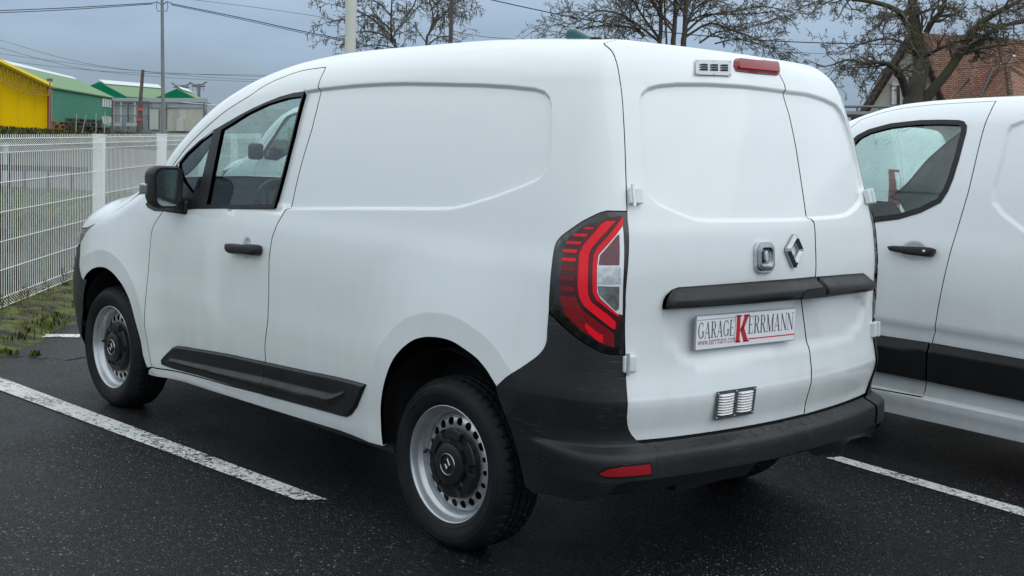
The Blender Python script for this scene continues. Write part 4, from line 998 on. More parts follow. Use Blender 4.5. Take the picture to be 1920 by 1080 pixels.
def disp2(u, v):
    X = flat(u, v); d = np.zeros(len(X)); k = (X[:, 1] > .85)
    if k.any(): d[k] -= .012*(1-sstep(-.014, .010, sdist(RC2, X[k])))
    r = np.hypot((X[:, 0]-H2[0])/.075, (X[:, 1]-H2[1])/.052); d -= .014*sstep(1.02, .5, r)
    # flat band of crease above the black strip
    d -= .010*sstep(.70, .66, X[:, 1])*sstep(.2, .35, X[:, 1])
    d += .016*sstep(.338, .322, X[:, 1])
    return d.reshape(np.shape(u))
H2 = tr([(1713, 471)], 0, S2)[0]
RC2 = np.vstack([D2(1560, 180, 3.6, [(1296, 165), (1210, 200), (1183, 240), (1150, 400), (1090, 620), (1085, 720), (1150, 800), (1296, 912)]), [(.30, .98), (.1, .93), (-.30, .94), (-.40, 1.1), (-.42, 1.55), (-.34, 1.66), (.2, 1.69)]])
sill2 = [(.338, .25), (2.245, .24)]
bot2 = np.array([(float(B2[-1, 0]), .33), (2.19, .31)])
F2 = F_SEAM
seam_r = REAR_SEAM
b2 = np.vstack([REAR_SEAM, REAR_SEAM2[1:], [(-.9, .42), (-.42, .40), (-.40, .52)], ARCH_R[1:-1], [(.345, .33), (.36, .215), (2.26, .215), (2.24, .30)], bot2[::-1], B2[::-1][1:], R2[1:],
    [(2.18, 1.175), (2.235, 1.13), (2.30, 1.125), (2.42, 1.12)], [(2.40, float(S2.z0(2.40))+S2.AL+.07)], [(float(u), float(S2.z0(u))+S2.AL+.07) for u in np.linspace(2.38, 1.85, 12)],
    [(1.85, float(S2.z0(1.85))+S2.AL+.35), (1.85, float(S2.z0(1.85))+S2.AL+.702)], [(float(u), float(S2.z0(u))+S2.AL+.702) for u in np.linspace(1.8, uc, 40)], [(uc-.002, 2.5), (uc-.002, DT)], [(u, DT) for u in np.linspace(uc, -.85, 12)], DTC])
LD2 = np.array([(.36, .330), (2.26, .330)])
L_ = panel_data(S2, b2, grid=.04, disp=disp2, lines=[RC2[:9], LD2], gap=.002); join_data('body_shell', [L_, mirrored(*L_)], M_WHITE2, van2)
d2 = np.vstack([B2, bot2, F2[::-1], [(2.17, 1.095), (2.235, 1.13), (2.18, 1.175)], R2[::-1][:-1]])
L_ = panel_data(S2, d2, holes=[inset(W2, .006)], grid=.035, disp=disp2, lines=[LD2, np.array([(H2[0]+.074*math.cos(t), H2[1]+.051*math.sin(t)) for t in np.linspace(0, 2*math.pi, 25)])], gap=.0028, flange=.02)
dr2 = join_data('front_door', [L_], M_WHITE2, van2); dr2m = join_data('front_door', [mirrored(*L_)], M_WHITE2, van2)
L_ = panel_data(S2, W2, holes=[inset(W2, .030)], grid=.03, off=.003, gap=.0008, flange=.02); join_data('window_frame', [L_], M_TRIM, dr2); join_data('window_frame', [mirrored(*L_)], M_TRIM, dr2m)
L_ = panel_data(S2, inset(W2, .024), grid=.06, off=-.008, gap=0, flange=0); M_GLASS2 = glass('teal_side_glass', (.68, .90, .85), .8, 1.0)
join_data('door_glass', [L_], M_GLASS2, dr2); join_data('door_glass', [mirrored(*L_)], M_GLASS2, dr2m)
HP3 = [(1670, 463.5), (1680, 462), (1700, 463), (1725, 464), (1745, 465), (1753, 466.5), (1756, 470), (1752, 479), (1745, 482), (1723, 480), (1705, 478), (1693, 474.5), (1675, 471)]
hd2 = pull(S2, HP3, M_PLAS, dr2); pull(S2, HP3, M_PLAS, dr2m, True)
ku, kv = tr([(1741, 473)], 0, S2)[0]; p = on_side(S2, ku, kv, .046); MB().lathe([(.0001, .004), (.008, .004), (.009, -.006)], 'y', 14, tuple(p)).build('key_barrel', M_ALU, hd2, smooth=True)
BN = np.vstack([tr([(1654, 629.4), (1746, 643), (1920, 674)], 0, S2)]); BNb = np.vstack([tr([(1646, 695), (1735, 712), (1920, 750)], 0, S2)])
tz = lambda u: np.interp(u, BN[::-1, 0], BN[::-1, 1]); bz = lambda u: np.interp(u, BNb[::-1, 0], BNb[::-1, 1])
def band(u0, u1, n=8):
    us_ = np.linspace(u0, u1, n); return np.array([(u, tz(u)) for u in us_]+[(u, bz(u)) for u in us_[::-1]])
def bd_disp(u, v): v = np.asarray(v); t_ = np.clip((tz(np.asarray(u))-v)/.045, 0, 1); return .002+.022*t_
ubm = float(np.interp(.55, B2[::-1, 1], B2[::-1, 0]))
for a, b, par, parm in ((ubm+.004, 2.12, dr2, dr2m), (.40, ubm-.004, van2, van2)):
    L_ = panel_data(S2, band(a, b), grid=.015, disp=bd_disp, gap=.001, flange=.03); join_data('side_band', [L_], M_TRIM, par); join_data('side_band', [mirrored(*L_)], M_TRIM, parm)
wg2 = np.vstack([F_SEAM, [(2.245, .30)], ARCH_F[1:], [(2.96, .62), (3.01, .70), (3.03, .80)], HOOD_SEAM-np.array([0, .012]), [(2.30, 1.125), (2.235, 1.128), (2.17, 1.095)]])
L_ = panel_data(S2, wg2, grid=.05, gap=.002); join_data('front_wing', [L_], M_WHITE2, van2); join_data('front_wing', [mirrored(*L_)], M_WHITE2, van2)
v2t = lambda us_, w: [(float(u), float(S2.z0(u))+S2.AL+.70*w) for u in us_]
bon2 = np.vstack([[(2.44, 1.12)], (HOOD_SEAM-np.array([0, .012]))[::-1][1:5], [(2.95, .905), (3.2, .89), (3.6, .885), (S2.UF+.002, .885)], v2t([S2.UF+.002], 1.003), v2t(np.linspace(S2.UF, 2.46, 30), 1.003), v2t([2.44], .6), v2t([2.44], .2)])
L_ = panel_data(S2, bon2, grid=.06); join_data('bonnet', [L_, mirrored(*L_)], M_WHITE2, van2)
ws2 = np.vstack([v2t(np.linspace(2.43, 1.86, 14), .105), v2t([1.86], .5), v2t(np.linspace(1.86, 2.43, 14), 1.003)]); L_ = panel_data(S2, ws2, grid=.08, gap=.0005, off=-.004, flange=0); join_data('windscreen', [L_, mirrored(*L_)], M_GLASSC, van2)
fb2 = np.array([(2.96, .62), (3.01, .70), (3.03, .80), (3.14, .78), (3.6, .77), (S2.UF+.001, .77), (S2.UF+.001, .24), (3.2, .21), (3.0, .23), (2.95, .45)]); L_ = panel_data(S2, fb2, grid=.05, off=.004, flange=.02); join_data('front_bumper', [L_, mirrored(*L_)], M_PLAS, van2)
L_ = panel_data(S2, np.array([(3.04, .81), (2.95, .89), (3.2, .875), (S2.UF+.001, .87), (S2.UF+.001, .79), (3.14, .785)]), grid=.05, off=.002, flange=.02); join_data('headlight_panel', [L_, mirrored(*L_)], M_HL, van2)
rdl2 = np.vstack([REAR_SEAM, REAR_SEAM2[1:], [(uc-.002, .54), (uc-.002, DT)], [(u, DT) for u in np.linspace(uc, -.85, 8)[1:]], DTC]); L_ = panel_data(S2, rdl2, grid=.05, gap=.003, flange=.02)
join_data('rear_door', [L_], M_WHITE2, van2); join_data('rear_door', [mirrored(*L_)], M_WHITE2, van2)
rb2 = np.array([(-.42, .52), (-.9, .55), (uc-.002, .535), (uc-.002, .30), (-.95, .29), (-.45, .30)]); L_ = panel_data(S2, rb2, grid=.04, off=.03, flange=.04); join_data('rear_bumper', [L_, mirrored(*L_)], M_PLAS, van2)
for nm, poly, mt, of in (('tail_light', [(-.56, 1.36), (-.77, 1.36), (-.82, .84), (-.60, .84)], M_REDM, .004), ):
    L_ = panel_data(S2, np.array(poly), grid=.03, off=of, flange=.01); L2_ = mirrored(*L_)
    for q_ in (L_, L2_):
        tl_ = join_data(nm, [q_], mt, van2)
    for q_ in (0, 1):
        for pz, mm_ in (([(-.66, 1.33), (-.76, 1.33), (-.78, 1.13), (-.70, 1.15)], M_LGLS), ([(-.71, .98), (-.79, .98), (-.80, .87), (-.72, .87)], M_LGLS)):
            L_ = panel_data(S2, np.array(pz), grid=.03, off=.007, flange=.004); join_data('clear_cell', [L_ if q_ == 0 else mirrored(*L_)], mm_, van2)
MB().box((1.30, 0, .50), (1.9, 1.64, .42)).build('cargo_floor', M_DARK, van2); MB().box((-.12, 0, .66), (.94, 1.28, .50)).build('rear_inner_structure', M_DARK, van2); MB().box((2.75, 0, .62), (.95, 1.25, .60)).build('engine_bay_block', M_DARK, van2)
MB().box((1.02, 0, 1.04), (.03, 1.56, 1.18)).build('bulkhead', M_DARK, van2)
for s_ in (1, -1):
    st = MB(); st.box((1.24, s_*.40, .95), (.13, .48, .50)); st.box((1.44, s_*.40, .70), (.50, .48, .16)); so_ = st.build('seat', M_FAB, van2, bevel=.05); MB().box((1.16, s_*.40, 1.30), (.10, .26, .16)).build('headrest', M_FAB, so_, bevel=.04)
MB().box((2.14, 0, .90), (.42, 1.60, .30)).build('dashboard', M_DASH, van2, bevel=.05)
for s_ in (1, -1):
    MB().box((2.02, s_*1.03, 1.18), (.12, .18, .20)).build('door_mirror', M_PLAS, dr2 if s_ > 0 else dr2m, bevel=.04)
sl2 = MB()
for s_ in (1, ): sl2.box((1.29, s_*.862, .275), (1.86, .02, .04))
sl2.build('sill_trim', simple('grey_sill', (.30, .30, .30), .6, amt=.3), van2)
for w_ in [o for o in van.children if o.name.startswith('wheel') and o.type == 'EMPTY']:
    c_ = w_.copy(); scene.collection.objects.link(c_); c_.parent = van2
    for ch in w_.children:
        if ch.name.split('.')[0] in ('tyre', 'rim', 'wheel_disc', 'hub_cap', 'brake_drum'):
            k_ch = ch.copy(); scene.collection.objects.link(k_ch); k_ch.parent = c_
def copy_tree(o, parent=None):
    c_ = o.copy(); scene.collection.objects.link(c_)
    if parent is not None: c_.parent = parent
    for ch in o.children: copy_tree(ch, c_)
    return c_
van3 = copy_tree(van2); van3.location = (4.13, -9.10, 0); van3.rotation_euler = (0, 0, R(6)); van3['label'] = 'white van further back, its tail lamp seen through the side window of the right-hand van'
van4 = copy_tree(van2); van4.location = (7.75, -5.35, 0); van4.rotation_euler = (0, 0, R(-1)); van4['label'] = 'white van with a black door mirror seen through the driver window of the centre van'
for a in (van2, van3, van4): a['group'] = 'white vans parked around the centre van'

# ================================================================== GROUND
def asphalt():
    t = NT('wet_asphalt')
    c1 = t.voro(150, out='Color'); d1 = t.voro(150); n1 = t.noise(.55, 6, .62); n2 = t.noise(120, 3)
    sepc = t.node('ShaderNodeSeparateColor'); t.l.new(c1, sepc.inputs[0])
    stone = t.ramp(sepc.outputs[0], [(0.0, (.0018, .002, .003)), (.50, (.0055, .006, .0085)), (.82, (.017, .018, .021)), (.95, (.042, .043, .047)), (.985, (.12, .12, .12)), (1.0, (.30, .30, .28))])
    brown = t.mixc(t.ramp(sepc.outputs[1], [(.955, 0.0), (.975, 1.0)]), stone, (.05, .034, .022))
    base = t.mixc(t.math('MULTIPLY', t.ramp(n1, [(.42, 1.0), (.56, 0.0)]), .62), brown, (.0035, .004, .006))
    t.set(Base_Color=base, Roughness=t.ramp(t.math('ADD', t.math('MULTIPLY', n1, .6), t.math('MULTIPLY', n2, .4)), [(.38, .30), (.62, .62)]))
    t.b.inputs['Specular IOR Level'].default_value = .22
    t.bump(t.math('ADD', t.math('MULTIPLY', d1, -1.0), t.math('MULTIPLY', n2, .5)), .9, .006); return t.m
M_ASPH = asphalt()
def lines_mat():
    t = NT('worn_road_paint'); n = t.voro(95, out='Distance'); n2 = t.noise(55, 5, .7); n3 = t.noise(3.5, 3)
    f = t.ramp(t.math('ADD', t.math('MULTIPLY', n2, .75), t.math('MULTIPLY', n3, .3)), [(.45, 1.0), (.52, 0.0)])
    t.set(Base_Color=t.mixc(f, t.ramp(t.noise(9, 4), [(.3, (.66, .66, .62)), (.7, (.84, .84, .80))]), (.035, .035, .035)), Roughness=.6)
    t.bump(t.math('ADD', n2, n), .5, .004); return t.m
M_LINE = lines_mat()
def sheet(name, pts, z, mat, grid=None):
    o = mesh_obj(name, [(p[0], p[1], z) for p in pts], [tuple(range(len(pts)))], mat); return structure(o)
M_GRASS = NT('rough_grass'); t = M_GRASS
f1, f2, f3 = t.noise(.35, 5, .6), t.noise(6, 5, .65), t.noise(1.6, 4)
gb = t.mixc(f2, (.050, .070, .018), (.13, .155, .05)); gb = t.mixc(t.ramp(f1, [(.42, 0.0), (.6, 1.0)]), gb, (.12, .10, .065)); gb = t.mixc(t.ramp(f3, [(.5, 0.0), (.68, .6)]), gb, (.05, .038, .028))
t.set(Base_Color=gb, Roughness=.95); t.bump(t.noise(14, 5, .7), .8, .08); M_GRASS = t.m
sheet('ground', [(-900, -900), (900, -900), (900, 900), (-900, 900)], 0, M_GRASS)
FP = np.array([5.909, .2306]); FD = np.array([.76782, -.64066]); FN = np.array([.64066, .76782])   # fence foot, direction, outward normal
def fp(s_, o=0.0, z=0.0): q = FP+FD*s_+FN*o; return np.array([q[0], q[1], z])
e0, e1, e2 = fp(-30, -.52), fp(2, -.60), fp(40, -.55)
sheet('parking_asphalt', [e0[:2], (-60, 20), (-60, -70), (30, -70), e2[:2], e1[:2]], .004, M_ASPH)
def stripe(name, px, z=.008):
    return sheet(name, [on_z(a, b, z)[:2] for a, b in px], z, M_LINE)
def line_world(a, b, w):
    a, b = np.array(a, float), np.array(b, float); d = b-a; d /= np.linalg.norm(d); n = np.array([-d[1], d[0]])*w/2
    return [tuple(a-n), tuple(a+n), tuple(b+n), tuple(b-n)]
o_ = stripe('parking_line', [(-25, 700), (14, 712), (616, 937), (556, 937), (-25, 722)])
stripe('parking_line', [(1549, 858), (1577, 856), (1945, 960), (1945, 975)])
stripe('parking_line', [(41, 631), (52, 626), (150, 626.5), (150, 632.5)])
# road and fields across the fence
def dline(d_, px0, px1):      # points on the ground at forward distance d_
    out = []
    for px in (px0, px1):
        r_ = ray_at(px, 250); a = CAM[:2]+(FW[:2]*0+r_[:2])*d_; out.append(a)
    return out
M_ROAD = simple('pale_wet_road', (.10, .10, .105), .9, nscale=.6, amt=.12)
a, b = dline(24.5, -2400, 900); c_, d_ = dline(32.5, 900, -2400); M_ROAD.node_tree.nodes['Principled BSDF'].inputs['Specular IOR Level'].default_value = .1; sheet('road', [a, b, c_, d_], .006, M_ROAD)
M_DRY = simple('dry_scrub_ground', (.060, .056, .036), .95, nscale=.5, amt=.4, bump=.6, bscale=8)
a, b = dline(32.5, -3000, 900); c_, d_ = dline(75, 900, -3000); sheet('dry_field', [a, b, c_, d_], .010, M_DRY)

M_BANK = NT('dark_bank_earth'); t = M_BANK; t.set(Base_Color=t.mixc(t.ramp(t.noise(2.2, 5, .65), [(.4, 0.0), (.62, 1.0)]), (.018, .013, .010), (.040, .050, .014)), Roughness=.95); t.bump(t.noise(14, 5, .7), .9, .08); M_BANK = t.m
sheet('bank', [fp(-12, .2)[:2], fp(8.6, .2)[:2], dline(17.6, -1600, 900)[0]], .008, M_BANK)
M_MEAD = NT('meadow_green'); t = M_MEAD; t.set(Base_Color=t.mixc(t.ramp(t.noise(1.2, 5, .6), [(.4, 0.0), (.62, 1.0)]), (.045, .070, .016), (.075, .080, .030)), Roughness=.95); t.bump(t.noise(10, 5, .7), .8, .06); M_MEAD = t.m
a, b = dline(17, -2400, 900); c_, d_ = dline(24.5, 900, -2400); sheet('meadow', [a, b, c_, d_], .003, M_MEAD)
# verge of moss, soil and weeds along the fence foot
M_SOIL = NT('verge_soil'); t = M_SOIL
s1 = t.noise(5, 5, .65); sb = t.mixc(t.ramp(s1, [(.42, 0.0), (.58, 1.0)]), (.035, .030, .022), (.13, .16, .028)); sb = t.mixc(t.ramp(t.noise(11, 4), [(.5, 0.0), (.65, .8)]), sb, (.10, .085, .055))
t.set(Base_Color=sb, Roughness=.95); t.bump(t.noise(30, 5, .7), .9, .03); M_SOIL = t.m
V, F = [], []; ns, no = 220, 14
rs_ = np.random.RandomState(3)
hgt = rs_.rand(ns, no)*.03
for i in range(ns):
    for j in range(no):
        s_ = -8+i*.12; o_ = -.62+j*.95/(no-1); q = fp(s_, o_+.03*math.sin(s_*7+j)*(j == 0)); e_ = math.sin(math.pi*j/(no-1)); V.append((q[0], q[1], .002+e_*.045+hgt[i, j]*e_))
for i in range(ns-1):
    for j in range(no-1): F.append((i*no+j, (i+1)*no+j, (i+1)*no+j+1, i*no+j+1))
o_ = mesh_obj('verge', V, F, M_SOIL, smooth=True); structure(o_)
M_BLADE = [simple('moss_green_blade', (.085, .125, .016), .8, amt=.35, nscale=3), simple('straw_blade', (.15, .12, .055), .85, amt=.3, nscale=3), simple('dark_bramble_leaf', (.028, .034, .014), .8, amt=.4, nscale=3), simple('brown_stem', (.035, .024, .018), .85, amt=.3, nscale=3)]
for m_ in M_BLADE: m_.node_tree.nodes['Principled BSDF'].inputs['Specular IOR Level'].default_value = .15
def tufts(name, spots, hmin, hmax, mats, wts, spread=.05, nb=9, w=.004, seed=1, label=None):
    rr = np.random.RandomState(seed); V, F, MI = [], [], []
    for (x, y, z) in spots:
        mi = rr.choice(len(mats), p=wts)
        for _ in range(nb):
            a = rr.rand()*2*math.pi; r_ = rr.rand()*spread; bx, by = x+r_*math.cos(a), y+r_*math.sin(a); h = hmin+(hmax-hmin)*rr.rand()
            a2 = rr.rand()*2*math.pi; ln = h*rr.uniform(.1, .7); tx, ty = bx+ln*math.cos(a2), by+ln*math.sin(a2); ww = w*rr.uniform(.6, 1.5); nx, ny = -math.sin(a2)*ww, math.cos(a2)*ww
            k = len(V); mx, my = bx+ln*.3*math.cos(a2), by+ln*.3*math.sin(a2)
            V += [(bx-nx, by-ny, z), (bx+nx, by+ny, z), (mx+nx, my+ny, z+h*.6), (mx-nx, my-ny, z+h*.6), (tx, ty, z+h)]; F += [(k, k+1, k+2, k+3), (k+3, k+2, k+4)]; MI += [mi, mi]
    o = mesh_obj(name, V, F, mats); o.data.polygons.foreach_set('material_index', MI); stuff(o, label or 'short moss, grass and dry weeds growing along the fence foot', 'weeds'); return o
rr = np.random.RandomState(11)
sp_ = []
for i in range(2600):
    s_ = rr.uniform(-7, 14); o_ = -.58+rr.rand()**.8*.75+.10*math.sin(s_*3.1); q = fp(s_, o_); sp_.append((q[0], q[1], .015))
tufts('verge_weeds', sp_, .015, .075, M_BLADE, [.52, .24, .16, .08], .045, 8, .0035, 5)
sp_ = [tuple(fp(rr.uniform(-7, 14), rr.uniform(-.15, .12), .02)) for _ in range(500)]
tufts('verge_straw', sp_, .06, .20, M_BLADE, [.2, .6, .1, .1], .04, 7, .0025, 6, 'taller dry straw growing through the foot of the fence')
sp_ = []
for (px, py, n_) in ((12, 663, 9), (20, 665, 6), (63, 667, 7), (5, 665, 4)):
    q = on_z(px, py); 
    for _ in range(n_): sp_.append((q[0]+rr.normal()*.03, q[1]+rr.normal()*.02, .004))
tufts('crack_weeds', sp_, .01, .04, M_BLADE, [.8, .1, .1, 0], .02, 6, .004, 8, 'small green weeds sprouting from the asphalt crack by the front wheel')
# bank of brambles, dead stems and coarse grass behind the fence
sp_ = []
for i in range(5200):
    s_ = rr.uniform(-10, 26); o_ = .25+rr.rand()**1.2*6.5
    q = fp(s_, o_); k_ = math.sin(s_*.9+o_*1.7)+math.sin(s_*2.3-o_)
    if k_ > -.9+rr.rand()*.6 and ((np.array([q[0], q[1], 0])-CAM)@FW) < 16.6+rr.rand(): sp_.append((q[0], q[1], 0))
tufts('bramble_bank', sp_, .04, .26, M_BLADE, [.22, .10, .30, .38], .16, 11, .007, 9, 'tangled brambles and dead stems on the bank behind the fence')
sp_ = []
for i in range(5200):
    d_ = rr.uniform(17, 24.3); px = rr.uniform(-200, 560); r_ = ray_at(px, 250); q = CAM+r_*d_; sp_.append((q[0], q[1], 0))
tufts('field_grass', sp_, .03, .07, [simple('field_green', (.085, .135, .030), .85, amt=.3, nscale=2), M_BLADE[1], M_BLADE[2]], [.68, .2, .12], .22, 9, .012, 12, 'green rough grass between the fence and the road')
sp_ = []
for i in range(2500):
    d_ = rr.uniform(60, 95); px = rr.uniform(-60, 560); q = CAM+ray_at(px, 250)*d_; sp_.append((q[0], q[1], 0))
tufts('far_scrub', sp_, .12, .55, M_BLADE, [.35, .2, .35, .1], .7, 9, .05, 13, 'scrubby grass in front of the far sheds')

# white wire fence
fence = thing('wire_fence', 'white welded wire mesh fence with folded panels along the parking edge', 'fence', tuple(fp(0)))
f0 = np.array(fp(0))
M_FEN = NT('chalky_white_coating'); t = M_FEN; t.set(Base_Color=t.mixc(t.ramp(t.noise(18, 5, .7), [(.60, 0.0), (.72, .7)]), (.90, .92, .90), (.34, .32, .28)), Roughness=.5); M_FEN = t.m
prof = [(1.345, 0), (1.315, 0), (1.265, -.045), (1.210, 0), (.99, 0), (.77, 0), (.55, 0), (.335, 0), (.125, 0), (.075, -.045), (.020, 0)]
def panel_wires(s0, s1, tilt=0.0):
    V, F = [], []; w_ = .0023; n = int(round((s1-s0)/.05))
    for i in range(n+1):
        s_ = s0+(s1-s0)*i/n; k = len(V)
        for z, o_ in prof:
            for ds, do in ((-w_, -w_), (w_, -w_), (w_, w_), (-w_, w_)): V.append(tuple(fp(s_+ds, o_+do+tilt*z, z)-f0))
        for j in range(len(prof)-1):
            for q in range(4): a = k+j*4+q; b = k+j*4+(q+1) % 4; F.append((a, b, b+4, a+4))
    o = mesh_obj('vertical_wires', V, F, M_FEN, fence); o['kind'] = 'stuff'; o['label'] = 'close set vertical wires of one panel'
    for z, o_ in prof[1:]:
        mb_ = MB(); mb_.tube([fp(s0-.01, o_-.007+tilt*z, z)-f0, fp(s1+.01, o_-.007+tilt*z, z)-f0], .0034, 5); mb_.build('horizontal_wire', M_FEN, fence)
posts = [-5.6, -2.95, -.30, 2.60, 5.25, 7.9, 10.6, 13.3]
for i, s_ in enumerate(posts):
    lean = .0 if i != 4 else -.05
    a, b = fp(s_, -.035, 0)-f0, fp(s_-lean*1.3, -.035, 1.335)-f0
    A = [np.array([FD[0], FD[1], 0]), np.array([FN[0], FN[1], 0])]
    mb_ = MB(); v = []
    for q, z in ((a, 0), (b, 0)):
        for sx, sy in ((-1, -1), (1, -1), (1, 1), (-1, 1)): v.append(tuple(q+A[0]*sx*.032+A[1]*sy*.052))
    mb_.add(v, [(0, 1, 2, 3), (4, 7, 6, 5), (0, 4, 5, 1), (1, 5, 6, 2), (2, 6, 7, 3), (3, 7, 4, 0)]); po = mb_.build('post', M_FEN, fence, bevel=.004)
    MB().box(b+np.array([0, 0, .004]), (.075, .115, .012), A+[np.array([0, 0, 1.])]).build('post_cap', M_FEN, po)
    if i < len(posts)-1: panel_wires(s_+.04, posts[i+1]-.04, 0)

# ================================================================== BACKGROUND
# marker posts and low dark rail by the road
MB().box(tuple(on_z(11, 341)+np.array([0, 0, .42])), (.09, .09, .84)).build('marker_post', simple('pale_post', (.42, .46, .44), .6, amt=.15)); tag(bpy.data.objects['marker_post'], 'pale grey marker post seen through the fence at the left edge', 'post')
q = on_z(17.5, 358); o_ = MB().box((q[0], q[1], .36), (.05, .05, .72)).build('stake', M_BLADE[3]); tag(o_, 'thin dark stake beside the pale marker post', 'post')
ra, rb_ = at_depth(-60, 314, 22.5), at_depth(165, 324, 23.5); ra[2] = rb_[2] = .48
gr2 = thing('low_rail', 'low dark timber rail running along the road behind the fence', 'rail', (ra[0], ra[1], 0)); off_ = np.array([ra[0], ra[1], 0])
d_ = rb_-ra; Ld_ = np.linalg.norm(d_); d_ /= Ld_; A = [d_, np.cross([0, 0, 1.], d_), np.array([0, 0, 1.])]
MB().box((ra+rb_)/2-off_, (Ld_, .05, .11), A).build('rail', M_BLADE[3], gr2)
for k in range(5): q = ra+d_*Ld_*(k+.3)/5-off_; MB().box((q[0], q[1], .22), (.05, .05, .44), A).build('rail_post', M_BLADE[3], gr2)

def clad(name, col, vert=True, rough=.55, sc=3.0, wear=.12):
    t = NT(name); w = t.node('ShaderNodeTexWave', Scale=sc, wave_type='BANDS', bands_direction='X'); c = t.node('ShaderNodeTexCoord')
    t.l.new(c.outputs['Object'], w.inputs['Vector'])
    t.set(Base_Color=t.ramp(t.noise(.6, 5, .65), [(.3, tuple(x*(1-wear) for x in col)), (.72, tuple(min(1, x*(1+wear)) for x in col))]), Roughness=.8); t.b.inputs['Specular IOR Level'].default_value = .12
    t.bump(w.outputs['Fac'], .3, .04); return t.m
M_YEL = clad('yellow_cladding', (.95, .60, .003), wear=.03); M_YELT = simple('yellow_trim', (.72, .50, .03), .5); M_GRN = clad('dull_green_cladding', (.085, .27, .19), wear=.05); M_RFG = clad('sage_roof_sheet', (.22, .34, .20), sc=2.0, wear=.05)
M_GRN2 = clad('bright_green_cladding', (.006, .21, .105)); M_WHT = simple('white_ridge_sheet', (.70, .73, .75), .5); M_RST = simple('red_downpipe', (.28, .035, .02), .6); M_SHD = clad('grey_shed_sheet', (.44, .47, .50), sc=4); M_CRM = clad('cream_sliding_door', (.56, .55, .47), sc=5); M_PAL = simple('pale_door', (.60, .61, .58), .6); M_STL = simple('weathered_steel', (.17, .18, .19), .6, .3)
def local(o, P): return [tuple(np.array(p)-np.array(o)) for p in P]
def quadm(name, P, mat, parent, org, th=.12):
    """thick sheet through four corners"""
    P = np.array(P, float)-np.array(org); n = np.cross(P[1]-P[0], P[3]-P[0]); n /= np.linalg.norm(n); k = len(P)
    v = [tuple(p) for p in P]+[tuple(p-n*th) for p in P]; f = [tuple(range(k)), tuple(range(2*k-1, k-1, -1))]+[(i, k+i, k+(i+1) % k, (i+1) % k) for i in range(k)]
    return MB().add(v, f).build(name, mat, parent)
Z = np.array([0, 0, 1.])
A_ = on_z(95, 244.5); B_ = on_z(212, 241.5); ab = (B_-A_)/np.linalg.norm(B_-A_); pp = np.array([-ab[1], ab[0], 0]);
if project(A_+pp*5)[0] > project(A_)[0]: pp = -pp
def solve2(base, dirv, px):
    w = np.array([8., 6.])
    for _ in range(30):
        f_ = lambda w: project(base+dirv*w[0]+Z*w[1])-np.array(px)
        r_ = f_(w); J = np.stack([(f_(w+np.array([1e-3, 0]))-r_)/1e-3, (f_(w+np.array([0, 1e-3]))-r_)/1e-3], 1); w = w-np.linalg.solve(J, r_)
    return w
def zat(base, py):
    z = 3.0
    for _ in range(20): r_ = project(base+Z*z)[1]-py; z -= r_/((project(base+Z*(z+.01))[1]-r_-py)/.01)
    return z
hA = zat(A_, 163); wR, zR = solve2(B_, pp, (137, 146)); wR = min(max(wR, 5), 40)
wh = thing('warehouse', 'yellow and green warehouse with sage roof behind the fence at the left edge', 'warehouse', tuple(A_))
L_far = B_; ZE = hA
apx = lambda base: base+pp*wR+Z*zR
quadm('side_wall', [A_, B_, B_+Z*ZE, A_+Z*ZE], M_GRN, wh, A_)
quadm('gable_wall', [A_+pp*2*wR, A_, A_+Z*(ZE-.12), apx(A_)-Z*.15, A_+pp*2*wR+Z*(ZE-.12)], M_YEL, wh, A_)
quadm('rear_gable_wall', [B_, B_+pp*2*wR, B_+pp*2*wR+Z*ZE, apx(B_), B_+Z*ZE], M_GRN, wh, A_)
quadm('far_side_wall', [B_+pp*2*wR, A_+pp*2*wR, A_+pp*2*wR+Z*ZE, B_+pp*2*wR+Z*ZE], M_GRN, wh, A_)
ov = -ab*1.2
rf_ = quadm('roof', [A_+ov+Z*ZE-pp*.3, B_+Z*ZE-pp*.3, apx(B_), apx(A_)+ov], M_RFG, wh, A_, .15); quadm('roof', [apx(A_)+ov, apx(B_), B_+pp*(2*wR)+Z*ZE, A_+pp*(2*wR)+ov+Z*ZE], M_RFG, wh, A_, .15)
def lerp3(a, b, t): return np.array(a)+(np.array(b)-np.array(a))*t
e0_, e1_ = A_+Z*ZE-pp*.3, B_+Z*ZE-pp*.3
quadm('ridge_light', [lerp3(apx(A_)+ov, A_+ov+Z*ZE, .16)+Z*.06, lerp3(apx(B_), B_+Z*ZE, .10)+Z*.06, apx(B_)+Z*.12, apx(A_)+ov+Z*.12], M_WHT, rf_, A_, .05)
mb = MB(); mb.tube([A_+ov+Z*(ZE+.05)-pp*.3-A_, apx(A_)+ov+Z*.1-A_], .22, 4); mb.build('verge_trim', M_YELT, wh)
tr_ = MB(); up_, lo_ = [], []
for k in range(15):
    t_ = k/14; a = lerp3(A_+Z*(ZE-.2), apx(A_)-Z*.25, t_)+ov*.9; b = a-Z*(.35+1.15*math.sin(min(1, t_*1.6+.15)*math.pi/2)); up_.append(a-A_); lo_.append(b-A_)
tr_.tube(lo_, .05, 4)
for k in range(14): tr_.tube([up_[k], lo_[k+1] if k % 2 else lo_[k]], .035, 4); tr_.tube([lo_[k], up_[k+1]], .03, 4)
tr_.build('roof_truss', simple('ochre_truss', (.42, .30, .05), .6), wh)
MB().box((ov*.6)[:3]+Z*(ZE/2), (.28, .28, ZE)).build('downpipe', M_RST, wh); MB().box((ov*.15)+Z*(ZE/2), (.22, .22, ZE)).build('corner_post', M_YELT, wh)
for k in range(1, 7): q = A_+pp*(k*wR*2/7)-ab*.10; MB().box(q-A_+Z*1.8, (.02, .02, 3.6)).build('panel_joint', M_YELT, wh)
